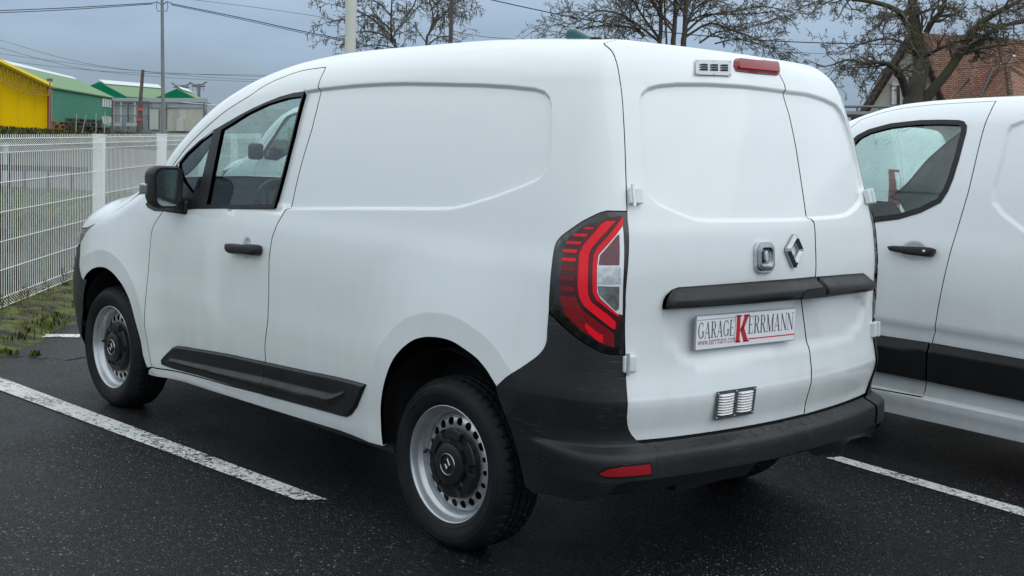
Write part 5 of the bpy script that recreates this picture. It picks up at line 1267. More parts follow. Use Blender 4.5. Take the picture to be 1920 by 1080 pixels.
def on_wall(a0, dirv, n_, px, py):
    d = ray_at(px, py); t = ((a0-CAM)@n_)/(d@n_); return CAM+d*t
nW = np.array([-ab[1], ab[0], 0]); nW = nW if nW@(CAM-A_) > 0 else -nW
for x0, y0, y1 in ((192.5, 184.5, 200), (197, 185, 200.5), (201.5, 185.5, 201), (206, 186, 201.5), (210, 186.5, 202), (192.5, 218, 232), (197, 218, 233), (202, 218, 234), (206, 219, 236)):
    w_ = 1.1; q0 = on_wall(A_, ab, nW, x0, y0); q1 = on_wall(A_, ab, nW, x0, y1); mb = MB().box((q0+q1)/2-A_+nW*.06, (1.6, .06, abs(q0[2]-q1[2])), [ab, nW, Z]); mb.build('window', M_WHT, wh)
# second and third green gables
def gable_shed(px_apex, px_r, depth, label, length=30, sk=.42):
    ap = at_depth(*px_apex, depth); rt = at_depth(*px_r, depth); ze, za = rt[2], ap[2]; w = rt-ap; w[2] = 0; hw_ = np.linalg.norm(w); w /= hw_; n_ = np.cross(Z, w); n_ = n_ if n_@ray_at(*px_apex) > 0 else -n_
    base = np.array([ap[0], ap[1], 0]); s_ = thing('warehouse', label, 'warehouse', tuple(base)); back = (n_*.9+w*sk)*length
    a, b, c = -w*hw_, w*hw_, base
    quadm('gable_wall', [c+a, c+b, c+b+Z*ze, c+Z*za, c+a+Z*ze], M_GRN2, s_, base); quadm('side_wall', [c+b, c+b+back, c+b+back+Z*ze, c+b+Z*ze], M_GRN, s_, base); quadm('side_wall', [c+a+back, c+a, c+a+Z*ze, c+a+back+Z*ze], M_GRN, s_, base)
    r_ = quadm('roof', [c+b+Z*(ze+.05), c+b+back+Z*(ze+.05), c+back+Z*(za+.05), c+Z*(za+.05)], M_RFG, s_, base); quadm('roof', [c+Z*(za+.05), c+back+Z*(za+.05), c+a+back+Z*(ze+.05), c+a+Z*(ze+.05)], M_RFG, s_, base)
    q_ = lambda t, o: c+Z*(za+(ze-za)*t+.22)+b*t+back*o
    quadm('ridge_light', [q_(.22, 0), q_(.22, 1), q_(0, 1)+Z*.1, q_(0, 0)+Z*.1], M_WHT, r_, base, .06); return s_
gable_shed((185, 153.5), (237, 181.5), 165, 'green gabled warehouse showing above the grey shed, nearer the yellow one', 11)
gable_shed((333, 166), (380, 191), 158, 'bright green pointed gable rising behind the concrete pole', 14, -.20)
# grey shed
G0, G1 = on_z(210, 243), on_z(388, 247.5); G0 = CAM+(G0-CAM)*(128/((G0-CAM)@FW)); G1 = CAM+(G1-CAM)*(122/((G1-CAM)@FW)); G0[2] = G1[2] = 0
gd = (G1-G0)/np.linalg.norm(G1-G0); gn = np.array([-gd[1], gd[0], 0]); gn = gn if gn@(CAM-G0) > 0 else -gn
sh_ = thing('shed', 'long grey metal shed with cream sliding doors behind the poles', 'shed', tuple(G0)); hz0, hz1 = zat(G0, 182.5), zat(G1, 196); hz = (hz0+hz1)/2
quadm('front_wall', [G0, G1, G1+Z*hz1, G0+Z*hz0], M_SHD, sh_, G0); quadm('end_wall', [G1, G1-gn*9+gd*3, G1-gn*9+gd*3+Z*hz1, G1+Z*hz1], M_SHD, sh_, G0); quadm('roof', [G0+Z*hz0, G1+Z*hz1, G1-gn*9+gd*3+Z*hz1, G0-gn*9+Z*hz0], M_SHD, sh_, G0)
def shed_rect(name, x0, y0, x1, y1, mat, off, th=.08):
    q = [on_wall(G0, gd, gn, x0, y1), on_wall(G0, gd, gn, x1, y1), on_wall(G0, gd, gn, x1, y0), on_wall(G0, gd, gn, x0, y0)]; q = [p+gn*off for p in q]; return quadm(name, q, mat, sh_, G0, -th)
shed_rect('fascia', 213, 184, 392, 192, simple('pale_fascia', (.46, .48, .52), .5), .10)
shed_rect('sliding_door', 284, 203.5, 300, 243, M_PAL, .18); shed_rect('sliding_door', 314.5, 203, 328, 246, M_CRM, .18); shed_rect('sliding_door', 328, 203.5, 340, 246, simple('stained_cream_panel', (.48, .46, .40), .6), .2); shed_rect('sliding_door', 340, 204, 352, 246, M_PAL, .18); shed_rect('sliding_door', 352, 204, 385, 246.5, M_CRM, .18)
shed_rect('small_door', 336, 223, 349, 246, M_PAL, .30)
for x in (217, 231, 244, 257, 270, 282, 316, 386): shed_rect('frame_post', x-.7, 192, x+.7, 243, M_WHT if x % 2 else M_STL, .25)
for y in (190, 197.5, 216.5): shed_rect('frame_rail', 213, y, 284, y+1.2, M_STL, .28)
shed_rect('frame_rail', 284, 202, 386, 203.2, M_STL, .28)
for x in (226, 262): shed_rect('tank', x-11, 231, x+11, 237, M_PAL, .6, .5)
# pallet stacks
M_PLO = simple('orange_pallet_wood', (.30, .13, .055), .8, nscale=4, amt=.3); M_PLD = simple('grey_pallet_wood', (.075, .065, .058), .9, nscale=4, amt=.4)
pal0 = None
def pallet(org, mat, rz):
    mb = MB()
    for k in range(5): mb.box((0, -.44+.22*k, .15), (1.2, .13, .022))
    for k in (-.44, 0, .44):
        for x in (-.5, 0, .5): mb.box((x, k, .08), (.12, .12, .09))
    for k in (-.44, 0, .44): mb.box((0, k, .02), (1.2, .10, .022))
    o = mb.build('pallet', mat); o.location = org; o.rotation_euler = (0, 0, rz); return o
rr = random.Random(4)
azp = math.atan2(nW[1], nW[0])
def stack(px, n, mat, label, grp, sc=1.25, py=245.5):
    q = on_z(px, py); q = CAM+(q-CAM)*(88/((q-CAM)@FW)); q[2] = .0; pr_ = pallet(tuple(q), mat, azp); pr_.scale = (sc*1.3,)*3; tag(pr_, 'bottom '+label, 'pallet', grp)
    for k in range(1, n):
        c = pr_.copy(); scene.collection.objects.link(c); c['label'] = ('top ' if k == n-1 else ('second', 'third', 'fourth')[k-1]+' lowest ')+label; c.location = (q[0]+rr.uniform(-.08, .08), q[1]+rr.uniform(-.08, .08), .16*sc*1.3*k); c.rotation_euler = (0, 0, azp+rr.uniform(-.1, .1))
stack(123.5, 4, M_PLO, 'orange wooden pallet of the left stack by the green wall', 'orange pallets by the green wall'); stack(137, 4, M_PLO, 'orange wooden pallet of the stack next to the dark ones', 'orange pallets by the green wall')
for k, px in enumerate((152, 165, 178)): stack(px, (5, 5, 3)[k], M_PLD, ('weathered dark pallet in the pile next to the orange stacks', 'weathered dark pallet in the middle of the three dark piles', 'weathered dark pallet in the low pile by the white pipes')[k], 'dark pallets by the green wall')

# poles, lamps, pylons
M_CONC = simple('weathered_concrete', (.22, .235, .225), .85, nscale=2, amt=.18, bump=.3, bscale=30); M_WOOD = simple('grey_timber_pole', (.12, .095, .075), .85, nscale=5, amt=.3); M_POLEW = simple('cream_painted_post', (.62, .62, .55), .45, nscale=3, amt=.06); M_BRN = simple('brown_steel_pole', (.075, .060, .052), .6)
def pole(name, px0, px1, d_, w0, w1, mat, label, n=8, below=True, cat='pole'):
    a = at_depth(*px0, d_); b = at_depth(*px1, d_); 
    t_ = (a[2]-0)/(a[2]-b[2]); base = a+(b-a)*t_ if below else b
    o = MB().tube([base*0, a-base], [w1, w0], n).build(name, mat); o.location = base; tag(o, label, cat); return o, a, base
pc_, topc, basec = pole('utility_pole', (303.5, -60), (306, 245), 62, .075, .11, M_CONC, 'tall grey concrete pole carrying cables behind the fence', 8)
ins = MB()
for s_ in (-1, 1):
    a = at_depth(304+s_*3, 8, 62)-basec; b = at_depth(304+s_*9, 3, 62)-basec; c = at_depth(304+s_*11, 13, 62)-basec; e_ = at_depth(304+s_*8, 22, 62)-basec; f_ = at_depth(304+s_*3.5, 20, 62)-basec
    ins.tube([a, b, at_depth(304+s_*18, 6, 62)-basec], .022, 5); ins.tube([b, c, e_, f_], .018, 5)
ins.build('cable_clamp', M_BRN, pc_)
a0 = at_depth(266.5, 131, 70); b0 = at_depth(260.5, 246, 70); b0z = b0.copy(); b0z[2] = 0
o_ = MB().tube([(0, 0, 0), at_depth(259.5, 246, 70)-b0z, at_depth(263, 195, 70)-b0z, at_depth(267, 131, 70)-b0z], [.14, .13, .12, .07], 7).build('utility_pole', M_WOOD); o_.location = b0z; tag(o_, 'leaning split timber pole with two red bands behind the fence', 'pole')
MB().tube([at_depth(264.5, 188, 70)-b0z, at_depth(269.5, 131, 70)-b0z], [.08, .05], 6).build('split_limb', M_WOOD, o_)
for y in (205.5, 224.5): MB().tube([at_depth(262.2-(y-205)*.04, y-2.6, 70)-b0z, at_depth(262-(y-205)*.04, y+2.6, 70)-b0z], .15, 8).build('red_band', simple('red_tape', (.62, .07, .06), .5) if y < 210 else bpy.data.materials['red_tape'], o_)
pole('stake_pole', (211.5, 188), (210.5, 246), 78, .06, .07, M_WOOD, 'thin pale timber pole at the far end of the green wall', 6)
M_STICK = simple('pale_stick', (.42, .38, .30), .8)
for k, (a, b, lb) in enumerate((((144, 213), (142, 246), 'pale stick leaning on the dark pallets, nearest the orange ones'), ((161, 216), (156, 240), 'pale slanting stick among the dark pallets'), ((180, 212), (180, 240), 'bent white pipe standing behind the dark pallets'), ((197, 209), (196, 238), 'white pipe with a crossbar near the wall end'))):
    pole('stick', a, b, 84, .028, .034, M_STICK, lb, 5, cat='pole')
lp, ltop, lbase = pole('flood_lamp_pole', (93.8, 154), (92.5, 245), 95, .05, .08, M_STL, 'small flood lamp on a post at the corner of the yellow wall', 6, cat='lamp')
MB().box(at_depth(93.5, 150, 95)-lbase, (.42, .30, .22)).build('lamp_head', M_STL, lp)
pole('lamp_post', (659.5, -30), (656.3, 100), 21, .096, .093, M_POLEW, 'cream lamp post standing behind the van roof, left of the trees', 20, cat='lamp post')
pole('utility_pole', (848.7, -30), (844.5, 84), 36, .062, .068, M_BRN, 'thin brown pole in front of the left bare tree', 8)
def cable(pts, d_, r_, label, sag=0):
    P = [at_depth(x, y, (d_ if isinstance(d_, (int, float)) else d_[i])) for i, (x, y) in enumerate(pts)]; P = smooth_curve(np.array(P), 4); org = P[0].copy()
    o = MB().tube([p-org for p in P], r_, 4).build('overhead_cable', simple('cable_black', (.02, .02, .022), .7) if 'cable_black' not in bpy.data.materials else bpy.data.materials['cable_black']); o.location = org; tag(o, label, 'cable', 'overhead cables'); return o
cable([(-30, 21), (120, 15), (286, 5.5)], 62, .020, 'upper thick cable from the left edge to the concrete pole'); cable([(-30, 25), (120, 18.5), (286, 7.5)], 62, .018, 'lower thick cable from the left edge to the concrete pole')
cable([(321, 7), (450, 33), (560, 57), (640, 73), (760, 101)], 62, .022, 'thick cable from the concrete pole down to the left bare tree'); cable([(321, 9), (450, 36), (560, 60), (640, 76), (760, 104)], 62, .014, 'cable just under the thick one right of the concrete pole')
cable([(350, -2), (480, 14), (605, 32)], 80, .012, 'thin cable high between concrete pole and left tree'); cable([(905, -4), (1000, 17), (1100, 37), (1250, 60), (1420, 75), (1560, 81), (1700, 84)], 40, .016, 'thick cable crossing the middle bare tree')
cable([(848, 58), (900, 68), (970, 74)], 50, .010, 'thin cable leaving the brown pole to the right'); cable([(1430, 96), (1560, 101), (1720, 104)], 60, .010, 'thin cable over the right corner of the van'); cable([(1570, 140), (1660, 138), (1800, 130), (1920, 115)], 34, .008, 'thin cable in front of the house gable')
for k, (y0, y1, y2) in enumerate(((69, 112, 148), (84, 124, 152), (98, 118, 142), (110, 128, 140))):
    cable([(-20, y0), (130, y1), (260, (y1+y2)/2+3), (440, y2), (620, y2+3)], 240, .030, ('highest', 'second', 'third', 'lowest')[k]+' faint high voltage line over the warehouses')
for k, (x0, yt) in enumerate(((342, 160), (372, 158))):
    D_ = 420; b = at_depth(x0+1, 190, D_); t_ = at_depth(x0, yt, D_); base = np.array([b[0], b[1], 0]); P = lambda x, y: at_depth(x, y, D_)-base
    mb = MB(); mb.tube([P(x0-1.5, 226), P(x0, yt)], .35, 4); mb.tube([P(x0+3.5, 226), P(x0+1.5, yt)], .35, 4)
    for y in range(164, 224, 8): mb.tube([P(x0-.3, y), P(x0+2.4, y+4)], .12, 3); mb.tube([P(x0+2.4, y+4), P(x0-.3, y+8)], .12, 3)
    x_l = x0-(20 if k == 0 else 16); x_r = x0+16
    mb.tube([P(x_l, yt-5+k), P(x_l+8, yt+1), P(x0, yt+1), P(x_r-8, yt), P(x_r, yt-5)], .25, 4); mb.tube([P(x_l+3, yt+3), P(x0, yt+5), P(x_r-3, yt+3)], .2, 4)
    for dx in (-10, -4, 5, 10): mb.tube([P(x0+dx, yt+1), P(x0+dx, yt+12)], .12, 3)
    o_ = mb.build('pylon', M_STL); o_.location = base; tag(o_, ('left' if k == 0 else 'right')+' one of two distant lattice pylons above the bright green gable', 'pylon')

# guard rail on the right
D_ = 30
ga, gb_ = at_depth(1560, 200, D_), at_depth(1720, 200, D_); og = np.array([ga[0], ga[1], 0]); rl = thing('railing', 'grey metal railing between the van and the house gable', 'railing', tuple(og))
MB().tube([ga-og, gb_-og], .035, 6).build('top_rail', M_STL, rl); MB().tube([at_depth(1560, 214, D_)-og, at_depth(1720, 216, D_)-og], .09, 6).build('lower_beam', M_STL, rl)
for x in (1570, 1608, 1650, 1690): a = at_depth(x, 200, D_)-og; MB().tube([a, a*np.array([1, 1, 0])], .03, 6).build('rail_post', M_STL, rl)

# house
def tile_mat():
    t = NT('clay_tiles'); b = t.node('ShaderNodeTexBrick', Scale=1.0); c = t.node('ShaderNodeTexCoord'); t.l.new(c.outputs['UV'], b.inputs['Vector'])
    b.inputs['Brick Width'].default_value = .20; b.inputs['Row Height'].default_value = .075; b.inputs['Mortar Size'].default_value = .014; b.offset = .5
    b.inputs['Color1'].default_value = (.46, .22, .155, 1); b.inputs['Color2'].default_value = (.26, .14, .10, 1); b.inputs['Mortar'].default_value = (.09, .05, .035, 1)
    n = t.noise(.9, 5, .65); n2 = t.noise(7, 3)
    col = t.mixc(t.ramp(n, [(.45, 0.0), (.68, .6)]), b.outputs['Color'], (.16, .12, .08)); col = t.mixc(t.ramp(n2, [(.5, 0.0), (.8, .5)]), col, (.50, .30, .22))
    t.set(Base_Color=col, Roughness=.85); t.bump(b.outputs['Fac'], -.8, .05); return t.m
M_TILE = tile_mat(); M_REND = simple('cream_render', (.48, .46, .38), .85, nscale=1, amt=.08, bump=.3, bscale=40); M_BARGE = simple('dark_bargeboard', (.035, .018, .014), .6)
hd = 46
hl_, hr2, hap = at_depth(1623, 207, hd), at_depth(1772, 212, hd), at_depth(1700, 66, hd)
hb = np.array([hl_[0], hl_[1], 0]); ho = thing('house', 'cream rendered house with steep red tiled roof behind the big bare tree', 'house', tuple(hb))
w_ = hr2-hl_; w_[2] = 0; hwid = np.linalg.norm(w_); w_ /= hwid; bk = np.cross(Z, w_); bk = bk if bk@ray_at(1700, 200) > 0 else -bk; ze = hl_[2]; za = hap[2]
# main roof runs to the right and slightly away
rg = w_*.93+bk*.36; rg /= np.linalg.norm(rg); gw = -bk*.93+w_*.36
gl, gr3 = hb, hb+w_*hwid; gm_ = (gl+gr3)/2; run = w_*17+bk*2.5
quadm('gable_wall', [gl, gr3, gr3+Z*ze, gm_+Z*za, gl+Z*ze], M_REND, ho, hb, .3)
def roofplane(name, a, b, c, d, par, th=.18, mat=None):
    P = np.array([a, b, c, d]); n = np.cross(P[1]-P[0], P[3]-P[0]); n /= np.linalg.norm(n)
    if n[2] < 0: n = -n
    o = MB().add([tuple(p-hb+n*th) for p in P]+[tuple(p-hb) for p in P], [(0, 1, 2, 3), (7, 6, 5, 4), (0, 4, 5, 1), (1, 5, 6, 2), (2, 6, 7, 3), (3, 7, 4, 0)]).build(name, mat or M_TILE, par)
    uv = o.data.uv_layers.new(name='UVMap'); ex = (P[1]-P[0]); ex /= np.linalg.norm(ex); ey = np.cross(n, ex)
    for lp_ in o.data.loops: p_ = np.array(o.data.vertices[lp_.vertex_index].co)+hb-P[0]; uv.data[lp_.index].uv = (p_@ex, p_@ey)
    return o
rf1 = roofplane('roof', gr3-w_*.0+Z*(ze-.1)-bk*.5, gr3+run+Z*(ze-.1)+w_*6, gm_+run+Z*za+w_*2, gm_+Z*za-bk*.5, ho)

quadm('front_wall', [gr3, gr3+run+w_*6, gr3+run+w_*6+Z*ze, gr3+Z*ze], M_REND, ho, hb, .3)
for a, b in ((gl+Z*(ze-.25)-w_*.25, gm_+Z*(za+.15)), (gr3+Z*(ze-.1), gm_+Z*(za+.15))): MB().tube([a-bk*.35-hb, b-bk*.35-hb], .17, 4).build('bargeboard', M_BARGE, ho)
MB().box(gl+Z*(ze-.35)-w_*.35-bk*.4-hb, (.35, .5, .25)).build('gutter_end', M_BARGE, ho)
def gpt(px, py, off=.0): d = ray_at(px, py); t_ = ((hb-bk*off-CAM)@bk)/(d@bk); return CAM+d*t_-hb
def grect(name, x0, y0, x1, y1, mat, par, off, th=.05):
    q = [gpt(x0, y1, off), gpt(x1, y1, off), gpt(x1, y0, off), gpt(x0, y0, off)]; q = np.array(q); v = [tuple(p) for p in q]+[tuple(p+bk*th) for p in q]; return MB().add(v, [(0, 1, 2, 3), (7, 6, 5, 4), (0, 4, 5, 1), (1, 5, 6, 2), (2, 6, 7, 3), (3, 7, 4, 0)]).build(name, mat, par)
wn1 = grect('window', 1674, 154.5, 1689, 196, simple('window_frame_white', (.62, .61, .56), .5), ho, .06); grect('pane', 1682, 160, 1687.5, 196, M_GLOSSBLK, wn1, .10); grect('shutter', 1672.5, 157, 1676, 196, M_WHT, wn1, .14)
grect('vent_cover', 1660.5, 155.5, 1663, 159.5, M_STL, ho, .05)
# hipped dormer and skylight
rn = np.cross(w_*1.0+run/np.linalg.norm(run)*0, Z); 
def rp_(px, py, lift=0.0):
    P0_ = gr3+Z*(ze-.1)-bk*.5; e1 = (run+w_*6); e2 = (gm_+Z*za-bk*.5)-P0_; n = np.cross(e1, e2); n /= np.linalg.norm(n); n = n if n@(CAM-P0_) > 0 else -n
    d = ray_at(px, py); t_ = ((P0_-CAM)@n)/(d@n); return CAM+d*t_+n*lift-hb, n
apd, n_r = rp_(1878, 126, .25); q1, _ = rp_(1852, 196, 1.6); q2, _ = rp_(1932, 190, 1.6); q3, _ = rp_(1838, 192, .1); q4, _ = rp_(1945, 150, .1); 
def tri_roof(name, P, par):
    P = np.array(P); n = np.cross(P[1]-P[0], P[2]-P[0]); n /= np.linalg.norm(n); n = n if n@(CAM-hb-P[0]) > 0 else -n
    o = MB().add([tuple(p+n*.12) for p in P]+[tuple(p) for p in P], [(0, 1, 2), (5, 4, 3), (0, 3, 4, 1), (1, 4, 5, 2), (2, 5, 3, 0)]).build(name, M_TILE, par)
    uv = o.data.uv_layers.new(name='UVMap'); ex = P[1]-P[2]; ex /= np.linalg.norm(ex); ey = np.cross(n, ex)
    for lp_ in o.data.loops: p_ = np.array(o.data.vertices[lp_.vertex_index].co)-P[0]; uv.data[lp_.index].uv = (p_@ex, p_@ey)
    return o
dm = tri_roof('dormer_roof', [apd, q1, q2], ho); tri_roof('dormer_cheek', [apd, q3, q1], ho); tri_roof('dormer_cheek', [apd, q2, q4], ho)
for a, b in ((apd, q1), (apd, q2)):
    mb = MB(); n_ = 12
    for k in range(n_): mb.tube([lerp3(a, b, k/n_)+n_r*.10, lerp3(a, b, (k+.95)/n_)+n_r*.10], [.10, .12], 5)
    mb.build('ridge_tiles', M_TILE, dm)
MB().tube([rp_(1836, 182, .12)[0], rp_(1860, 127, .12)[0]], .05, 5).build('lead_flashing', M_STL, ho)
MB().tube([rp_(1783, 184, .10)[0], rp_(1815, 149, .10)[0]], .06, 4).build('roof_pipe', M_BARGE, ho)
MB().tube([rp_(1890, 122, .1)[0], rp_(1889, 107, .5)[0]], .07, 6).build('finial', M_WHT, ho)
mb = MB()
for k in range(14): a, _ = rp_(1884+k*3.0, 172, .35); b, _ = rp_(1884+k*3.0, 176.5, .35); mb.tube([a, b], .03, 4)
mb.tube([rp_(1882, 172, .35)[0], rp_(1930, 172, .35)[0]], .02, 4); mb.build('snow_guard', M_STL, ho)

# ================================================================== BARE TREES
def bark(name, c0, c1, moss=.5):
    t = NT(name); f = t.noise(6, 6, .7); m_ = t.noise(1.2, 3)
    col = t.mixc(f, c0, c1); col = t.mixc(t.math('MULTIPLY', t.ramp(m_, [(.45, 0.0), (.62, 1.0)]), moss), col, (.085, .085, .022)); t.set(Base_Color=col, Roughness=.95); t.bump(t.noise(25, 5, .7, mapping=(1, 1, .25)), .9, .03); return t.m
M_BARK = bark('mossy_bark', (.045, .038, .032), (.13, .115, .095), .6); M_TWIG = bark('twig_bark', (.10, .086, .070), (.20, .17, .135), .35)
class Tree:
    def __init__(s, seed): s.r = np.random.RandomState(seed); s.tr = MB(); s.br = MB()
    def grow(s, p, d, L, rad, lev, maxlev, wig, droop, kids, spread, minr=.006, lenf=.62):
        r = s.r; n = max(3, int(L/(.16 if lev >= 2 else .3))) if lev < maxlev else 3; n = min(n, 9); pts = [p.copy()]; rr_ = [rad]; dd = d.copy()
        for i in range(n):
            dd = dd+r.normal(size=3)*wig; dd[2] += droop*(1 if lev > 0 else 0)/n; dd /= np.linalg.norm(dd); pts.append(pts[-1]+dd*L/n); rr_.append(max(minr, rad*(1-.62*(i+1)/n)))
        (s.tr if lev == 0 else s.br).tube(pts, rr_, 8 if lev == 0 else (5 if lev == 1 else 3), caps=False)
        if lev >= maxlev: return
        K_ = kids[min(lev, len(kids)-1)]
        for k in range(K_):
            t_ = .22+.78*(k+r.rand())/K_; i = min(int(t_*n), n-1); q = pts[i]+(pts[i+1]-pts[i])*(t_*n-i); ax_ = pts[i+1]-pts[i]; ax_ /= np.linalg.norm(ax_)
            v = r.normal(size=3); v -= ax_*(v@ax_); v /= np.linalg.norm(v); nd = ax_*math.cos(spread)+v*math.sin(spread); nd /= np.linalg.norm(nd)
            s.grow(q, nd, L*lenf*r.uniform(.6, 1.15)*(1.05-.35*t_), max(minr, rr_[i]*.6), lev+1, maxlev, wig*1.08, droop, kids, spread, minr, lenf)
    def limb(s, pts, rads, depth_j=.0, kids=8, L=1.2, lev=1, maxlev=4, wig=.2, droop=0, kk=(4,), spread=.8, minr=.006, start=.1):
        P = smooth_curve(np.array(pts), 3); Rr = np.interp(np.linspace(0, 1, len(P)), np.linspace(0, 1, len(rads)), rads); s.tr.tube(list(P), list(Rr), 9, caps=False)
        n = len(P)-1; r = s.r
        for k in range(kids):
            t_ = start+(1-start)*(k+r.rand())/kids; i = min(int(t_*n), n-1); q = P[i]+(P[i+1]-P[i])*(t_*n-i); ax_ = P[i+1]-P[i]; ax_ /= np.linalg.norm(ax_); v = r.normal(size=3); v -= ax_*(v@ax_); v /= np.linalg.norm(v)
            nd = ax_*math.cos(spread)+v*math.sin(spread); s.grow(q, nd, L*r.uniform(.6, 1.2), max(minr, min(Rr[i]*.5, .05)), lev, maxlev, wig, droop, kk, spread, minr)
        s.grow(P[-1], (P[-1]-P[-2])/np.linalg.norm(P[-1]-P[-2]), L, Rr[-1], lev, maxlev, wig, droop, kk, spread, minr)
    def done(s, base, label, crown_label):
        root = thing('bare_tree', label, 'tree', tuple(base)); base = np.array(base)
        s.tr.v = [tuple(np.array(v)-base) for v in s.tr.v]; s.br.v = [tuple(np.array(v)-base) for v in s.br.v]
        mesh_obj('trunk', s.tr.v, s.tr.f, M_BARK, root, smooth=True); c_ = mesh_obj('crown', s.br.v, s.br.f, M_TWIG, root); c_['kind'] = 'stuff'; c_['label'] = crown_label
# right: old pollard with thick limbs
T = Tree(21); D_ = 33
def P_(x, y, dd=0.0): return at_depth(x, y, D_+dd)
def W(px): return px/2*D_/FPX
T.limb([P_(1716, 420)*np.array([1, 1, 1]), P_(1712, 260), P_(1712, 190), P_(1722, 150), P_(1727, 112, .2), P_(1716, 62, .3), P_(1712, 10, .3), P_(1706, -50, .2)], [W(46), W(42), W(40), W(30), W(30), W(25), W(19), W(12)], kids=10, L=1.1, wig=.30, kk=(4, 4, 4), maxlev=4, spread=.95, minr=.0075, start=.5)
T.limb([P_(1700, 178), P_(1692, 150, -.3), P_(1676, 128, -.6), P_(1655, 117, -.8), P_(1630, 120, -1.0)], [W(17), W(15), W(11), W(7), W(5)], kids=11, L=.95, wig=.33, kk=(5, 4, 4), maxlev=4, spread=.9, minr=.007, start=.3)
T.limb([P_(1655, 117, -.8), P_(1620, 118, -1.1), P_(1590, 112, -1.3), P_(1560, 122, -1.4)], [W(7), W(5), W(4), W(3)], kids=9, L=.8, wig=.35, kk=(5, 4, 3), maxlev=4, spread=.9, minr=.0065)
T.limb([P_(1730, 192), P_(1752, 165, -.2), P_(1782, 128, -.4), P_(1805, 92, -.5), P_(1826, 55, -.6), P_(1862, 28, -.8), P_(1905, 5, -1)], [W(24), W(18), W(17), W(16), W(12), W(10), W(8)], kids=14, L=.95, wig=.30, kk=(5, 4, 4), maxlev=4, spread=.95, minr=.007, start=.35)
T.limb([P_(1803, 95, -.5), P_(1832, 80, -.4), P_(1868, 52, -.2), P_(1925, 40, 0)], [W(13), W(10), W(8), W(6)], kids=10, L=.9, wig=.3, kk=(5, 4, 4), maxlev=4, spread=.9, minr=.007)
T.limb([P_(1800, 102, -.5), P_(1850, 88, -.9), P_(1890, 84, -1.2)], [W(8), W(5), W(3)], kids=7, L=.7, wig=.33, kk=(4, 4), maxlev=3, spread=.9, minr=.007)
T.limb([P_(1716, 66, .3), P_(1700, 45, .1), P_(1690, 25, -.2), P_(1655, 8, -.6), P_(1600, -2, -1), P_(1555, -4, -1.2)], [W(16), W(13), W(11), W(9), W(7), W(4)], kids=15, L=1.0, wig=.33, kk=(5, 4, 4), maxlev=4, spread=.95, minr=.007, start=.2)
T.limb([P_(1736, 62, .2), P_(1748, 40, .1), P_(1764, 22, 0), P_(1776, -10, 0)], [W(12), W(11), W(10), W(7)], kids=9, L=1.0, wig=.32, kk=(5, 4, 4), maxlev=4, spread=.95, minr=.007)
T.limb([P_(1722, 100, 0), P_(1690, 80, -.5), P_(1660, 72, -.9), P_(1615, 82, -1.2)], [W(7), W(5), W(4), W(3)], kids=11, L=.95, wig=.33, kk=(5, 4, 4), maxlev=4, spread=.9, minr=.007)
T.limb([P_(1735, 105, 0), P_(1760, 92, -.5), P_(1790, 80, -.7), P_(1840, 66, -.9)], [W(8), W(6), W(5), W(4)], kids=9, L=.8, wig=.32, kk=(5, 4), maxlev=3, spread=.9, minr=.007)
bs = P_(1716, 420); bs[2] = 0; T.done(bs, 'big bare tree with thick mossy limbs in front of the tiled house', 'gnarled leafless twigs')
# middle: several upright stems with long arching branches
T = Tree(5); D_ = 44
for x0, x1, w0 in ((1236, 1239, 9), (1262, 1264, 10), (1281, 1284, 11), (1250, 1249, 4)):
    T.limb([P_(x0+4, 400), P_(x0, 110), P_(x1, 60), P_(x1+random.uniform(-4, 6), 0), P_(x1+random.uniform(-8, 8), -70)], [W(w0*1.3), W(w0), W(w0*.9), W(w0*.75), W(w0*.5)], kids=8, L=2.0, wig=.10, droop=-.1, kk=(5, 4, 4), maxlev=4, spread=.75, minr=.009, start=.5)
for pts, w0 in (([(1236, 72), (1215, 45), (1195, 15), (1180, -10)], 6), ([(1236, 78), (1200, 50), (1165, 28), (1120, 20), (1085, 40)], 5), ([(1205, 62), (1180, 52), (1140, 48), (1090, 55), (1056, 66)], 4), ([(1208, 66), (1190, 48), (1160, 12)], 4), ([(1284, 62), (1320, 32), (1370, 22), (1430, 12), (1478, 22)], 5), ([(1284, 70), (1330, 44), (1370, 56), (1410, 70), (1455, 92)], 5), ([(1284, 45), (1320, 28), (1360, 27), (1420, 25), (1470, 18)], 4), ([(1312, 80), (1345, 60), (1390, 55), (1440, 40)], 4), ([(1262, 60), (1240, 30), (1215, -5)], 5), ([(1284, 50), (1300, 20), (1330, -5)], 5), ([(1206, 70), (1180, 45), (1120, 40), (1060, 62)], 3), ([(1340, 82), (1380, 74), (1430, 84), (1458, 96)], 3)):
    dj = T.r.uniform(-2, 2); T.limb([P_(x, y, dj*k/len(pts)) for k, (x, y) in enumerate(pts)], [W(w0), W(w0*.8), W(w0*.6), W(w0*.35)], kids=13, L=1.15, wig=.19, droop=-.15, kk=(4, 4, 3), maxlev=4, spread=.7, minr=.0085)
bs = P_(1262, 400); bs[2] = 0; T.done(bs, 'bare multi-stemmed tree rising behind the middle of the van roof', 'fine leafless twigs')
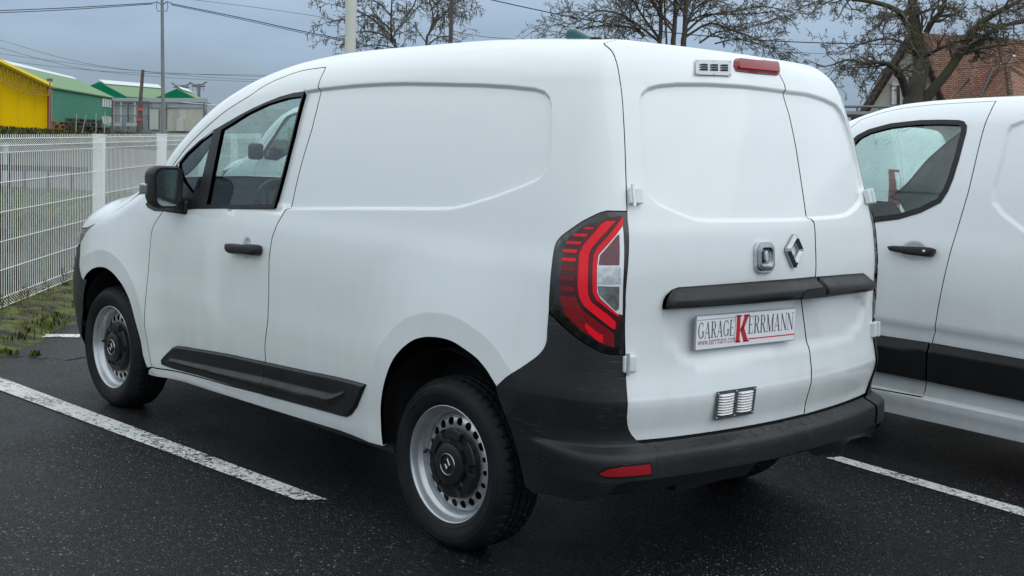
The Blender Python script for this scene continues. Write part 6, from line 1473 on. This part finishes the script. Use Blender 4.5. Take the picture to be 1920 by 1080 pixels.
# left: smaller tree with hanging catkins
T = Tree(9); D_ = 52
for pts, w0 in (([(745, 300), (742, 92), (735, 75), (733, 40), (736, -20)], 6), ([(800, 300), (799, 92), (806, 60), (812, 30), (800, -20)], 6), ([(736, 72), (745, 55), (765, 35), (790, 5)], 4), ([(735, 70), (715, 50), (690, 30), (660, 18), (630, 10)], 4), ([(738, 80), (710, 62), (670, 60), (640, 68)], 3.5), ([(806, 60), (818, 40), (840, 22), (870, 10)], 3.5), ([(803, 84), (822, 70), (845, 70), (872, 82)], 3), ([(733, 55), (705, 30), (690, 5)], 3), ([(780, 0), (770, 20), (750, 50)], 3), ([(736, 60), (700, 30), (650, 35), (612, 42)], 3), ([(810, 45), (830, 30), (862, 22)], 3), ([(740, 90), (700, 84), (660, 92)], 2.5), ([(735, 30), (700, 0), (650, -8)], 3), ([(806, 20), (830, -5)], 3)):
    dj = T.r.uniform(-2, 2); T.limb([P_(x, y, dj*k/len(pts)) for k, (x, y) in enumerate(pts)], [W(w0), W(w0*.8), W(w0*.6), W(w0*.35)], kids=9, L=1.05, wig=.20, droop=-.12, kk=(4, 4, 3), maxlev=3 if w0 < 3.2 else 4, spread=.75, minr=.0095)
cat_ = MB(); vs_ = T.br.v; rr = random.Random(3)
for k in range(420):
    p = np.array(vs_[rr.randrange(len(vs_))]); cat_.tube([p, p-Z*rr.uniform(.10, .28)], [.02, .012], 4)
bs = P_(760, 400); bs[2] = 0; T.br.v += []; 
k0 = len(T.br.v); T.br.v += cat_.v; T.br.f += [tuple(i+k0 for i in f_) for f_ in cat_.f]
T.done(bs, 'smaller bare tree with hanging catkins between the cream lamp post and brown pole', 'leafless twigs with dark hanging catkins')
crk = smooth_curve(np.array([on_z(x, y, .0055) for x, y in ((-10, 667), (20, 670), (48, 668), (72, 673), (95, 671), (125, 675), (165, 668))]), 6)
w_c = [(.012+.006*math.sin(i*2.1)) for i in range(len(crk))]; V = []
for p, w in zip(crk, w_c): V += [(p[0]-w*.6, p[1]-w*.4, .0062), (p[0]+w*.6, p[1]+w*.4, .0062)]
structure(mesh_obj('asphalt_crack', V, [(2*i, 2*i+1, 2*i+3, 2*i+2) for i in range(len(crk)-1)], simple('crack_black', (.004, .004, .003), .95)))
# fallen leaf bits on the asphalt
lf = MB(); rr = random.Random(8)
M_LEAF = simple('rusty_leaf', (.22, .075, .035), .8)
for (px, py, lb_) in ((1905, 934, 'rusty leaf on the asphalt above the right parking line, nearest the frame edge'), (1888, 928, 'rusty leaf bit just left of the one at the right frame edge'), (1840, 1045, 'rusty leaf bit on the wet asphalt in the bottom right corner'), (1740, 998, 'rusty leaf bit below the right parking line'), (105, 655, 'rusty leaf bit near the weeds in front of the front wheel')):
    q = on_z(px, py, .010); a = rr.random()*6.28; s_ = .012
    o_ = MB().prism([(-s_, 0), (-s_*.3, s_*.5), (s_, .1*s_), (-s_*.2, -s_*.6)], lambda x, y, t: (x*math.cos(a)-y*math.sin(a), x*math.sin(a)+y*math.cos(a), t+x*.2), .0012).build('fallen_leaf', M_LEAF); o_.location = q; tag(o_, lb_, 'leaf', 'fallen leaves')
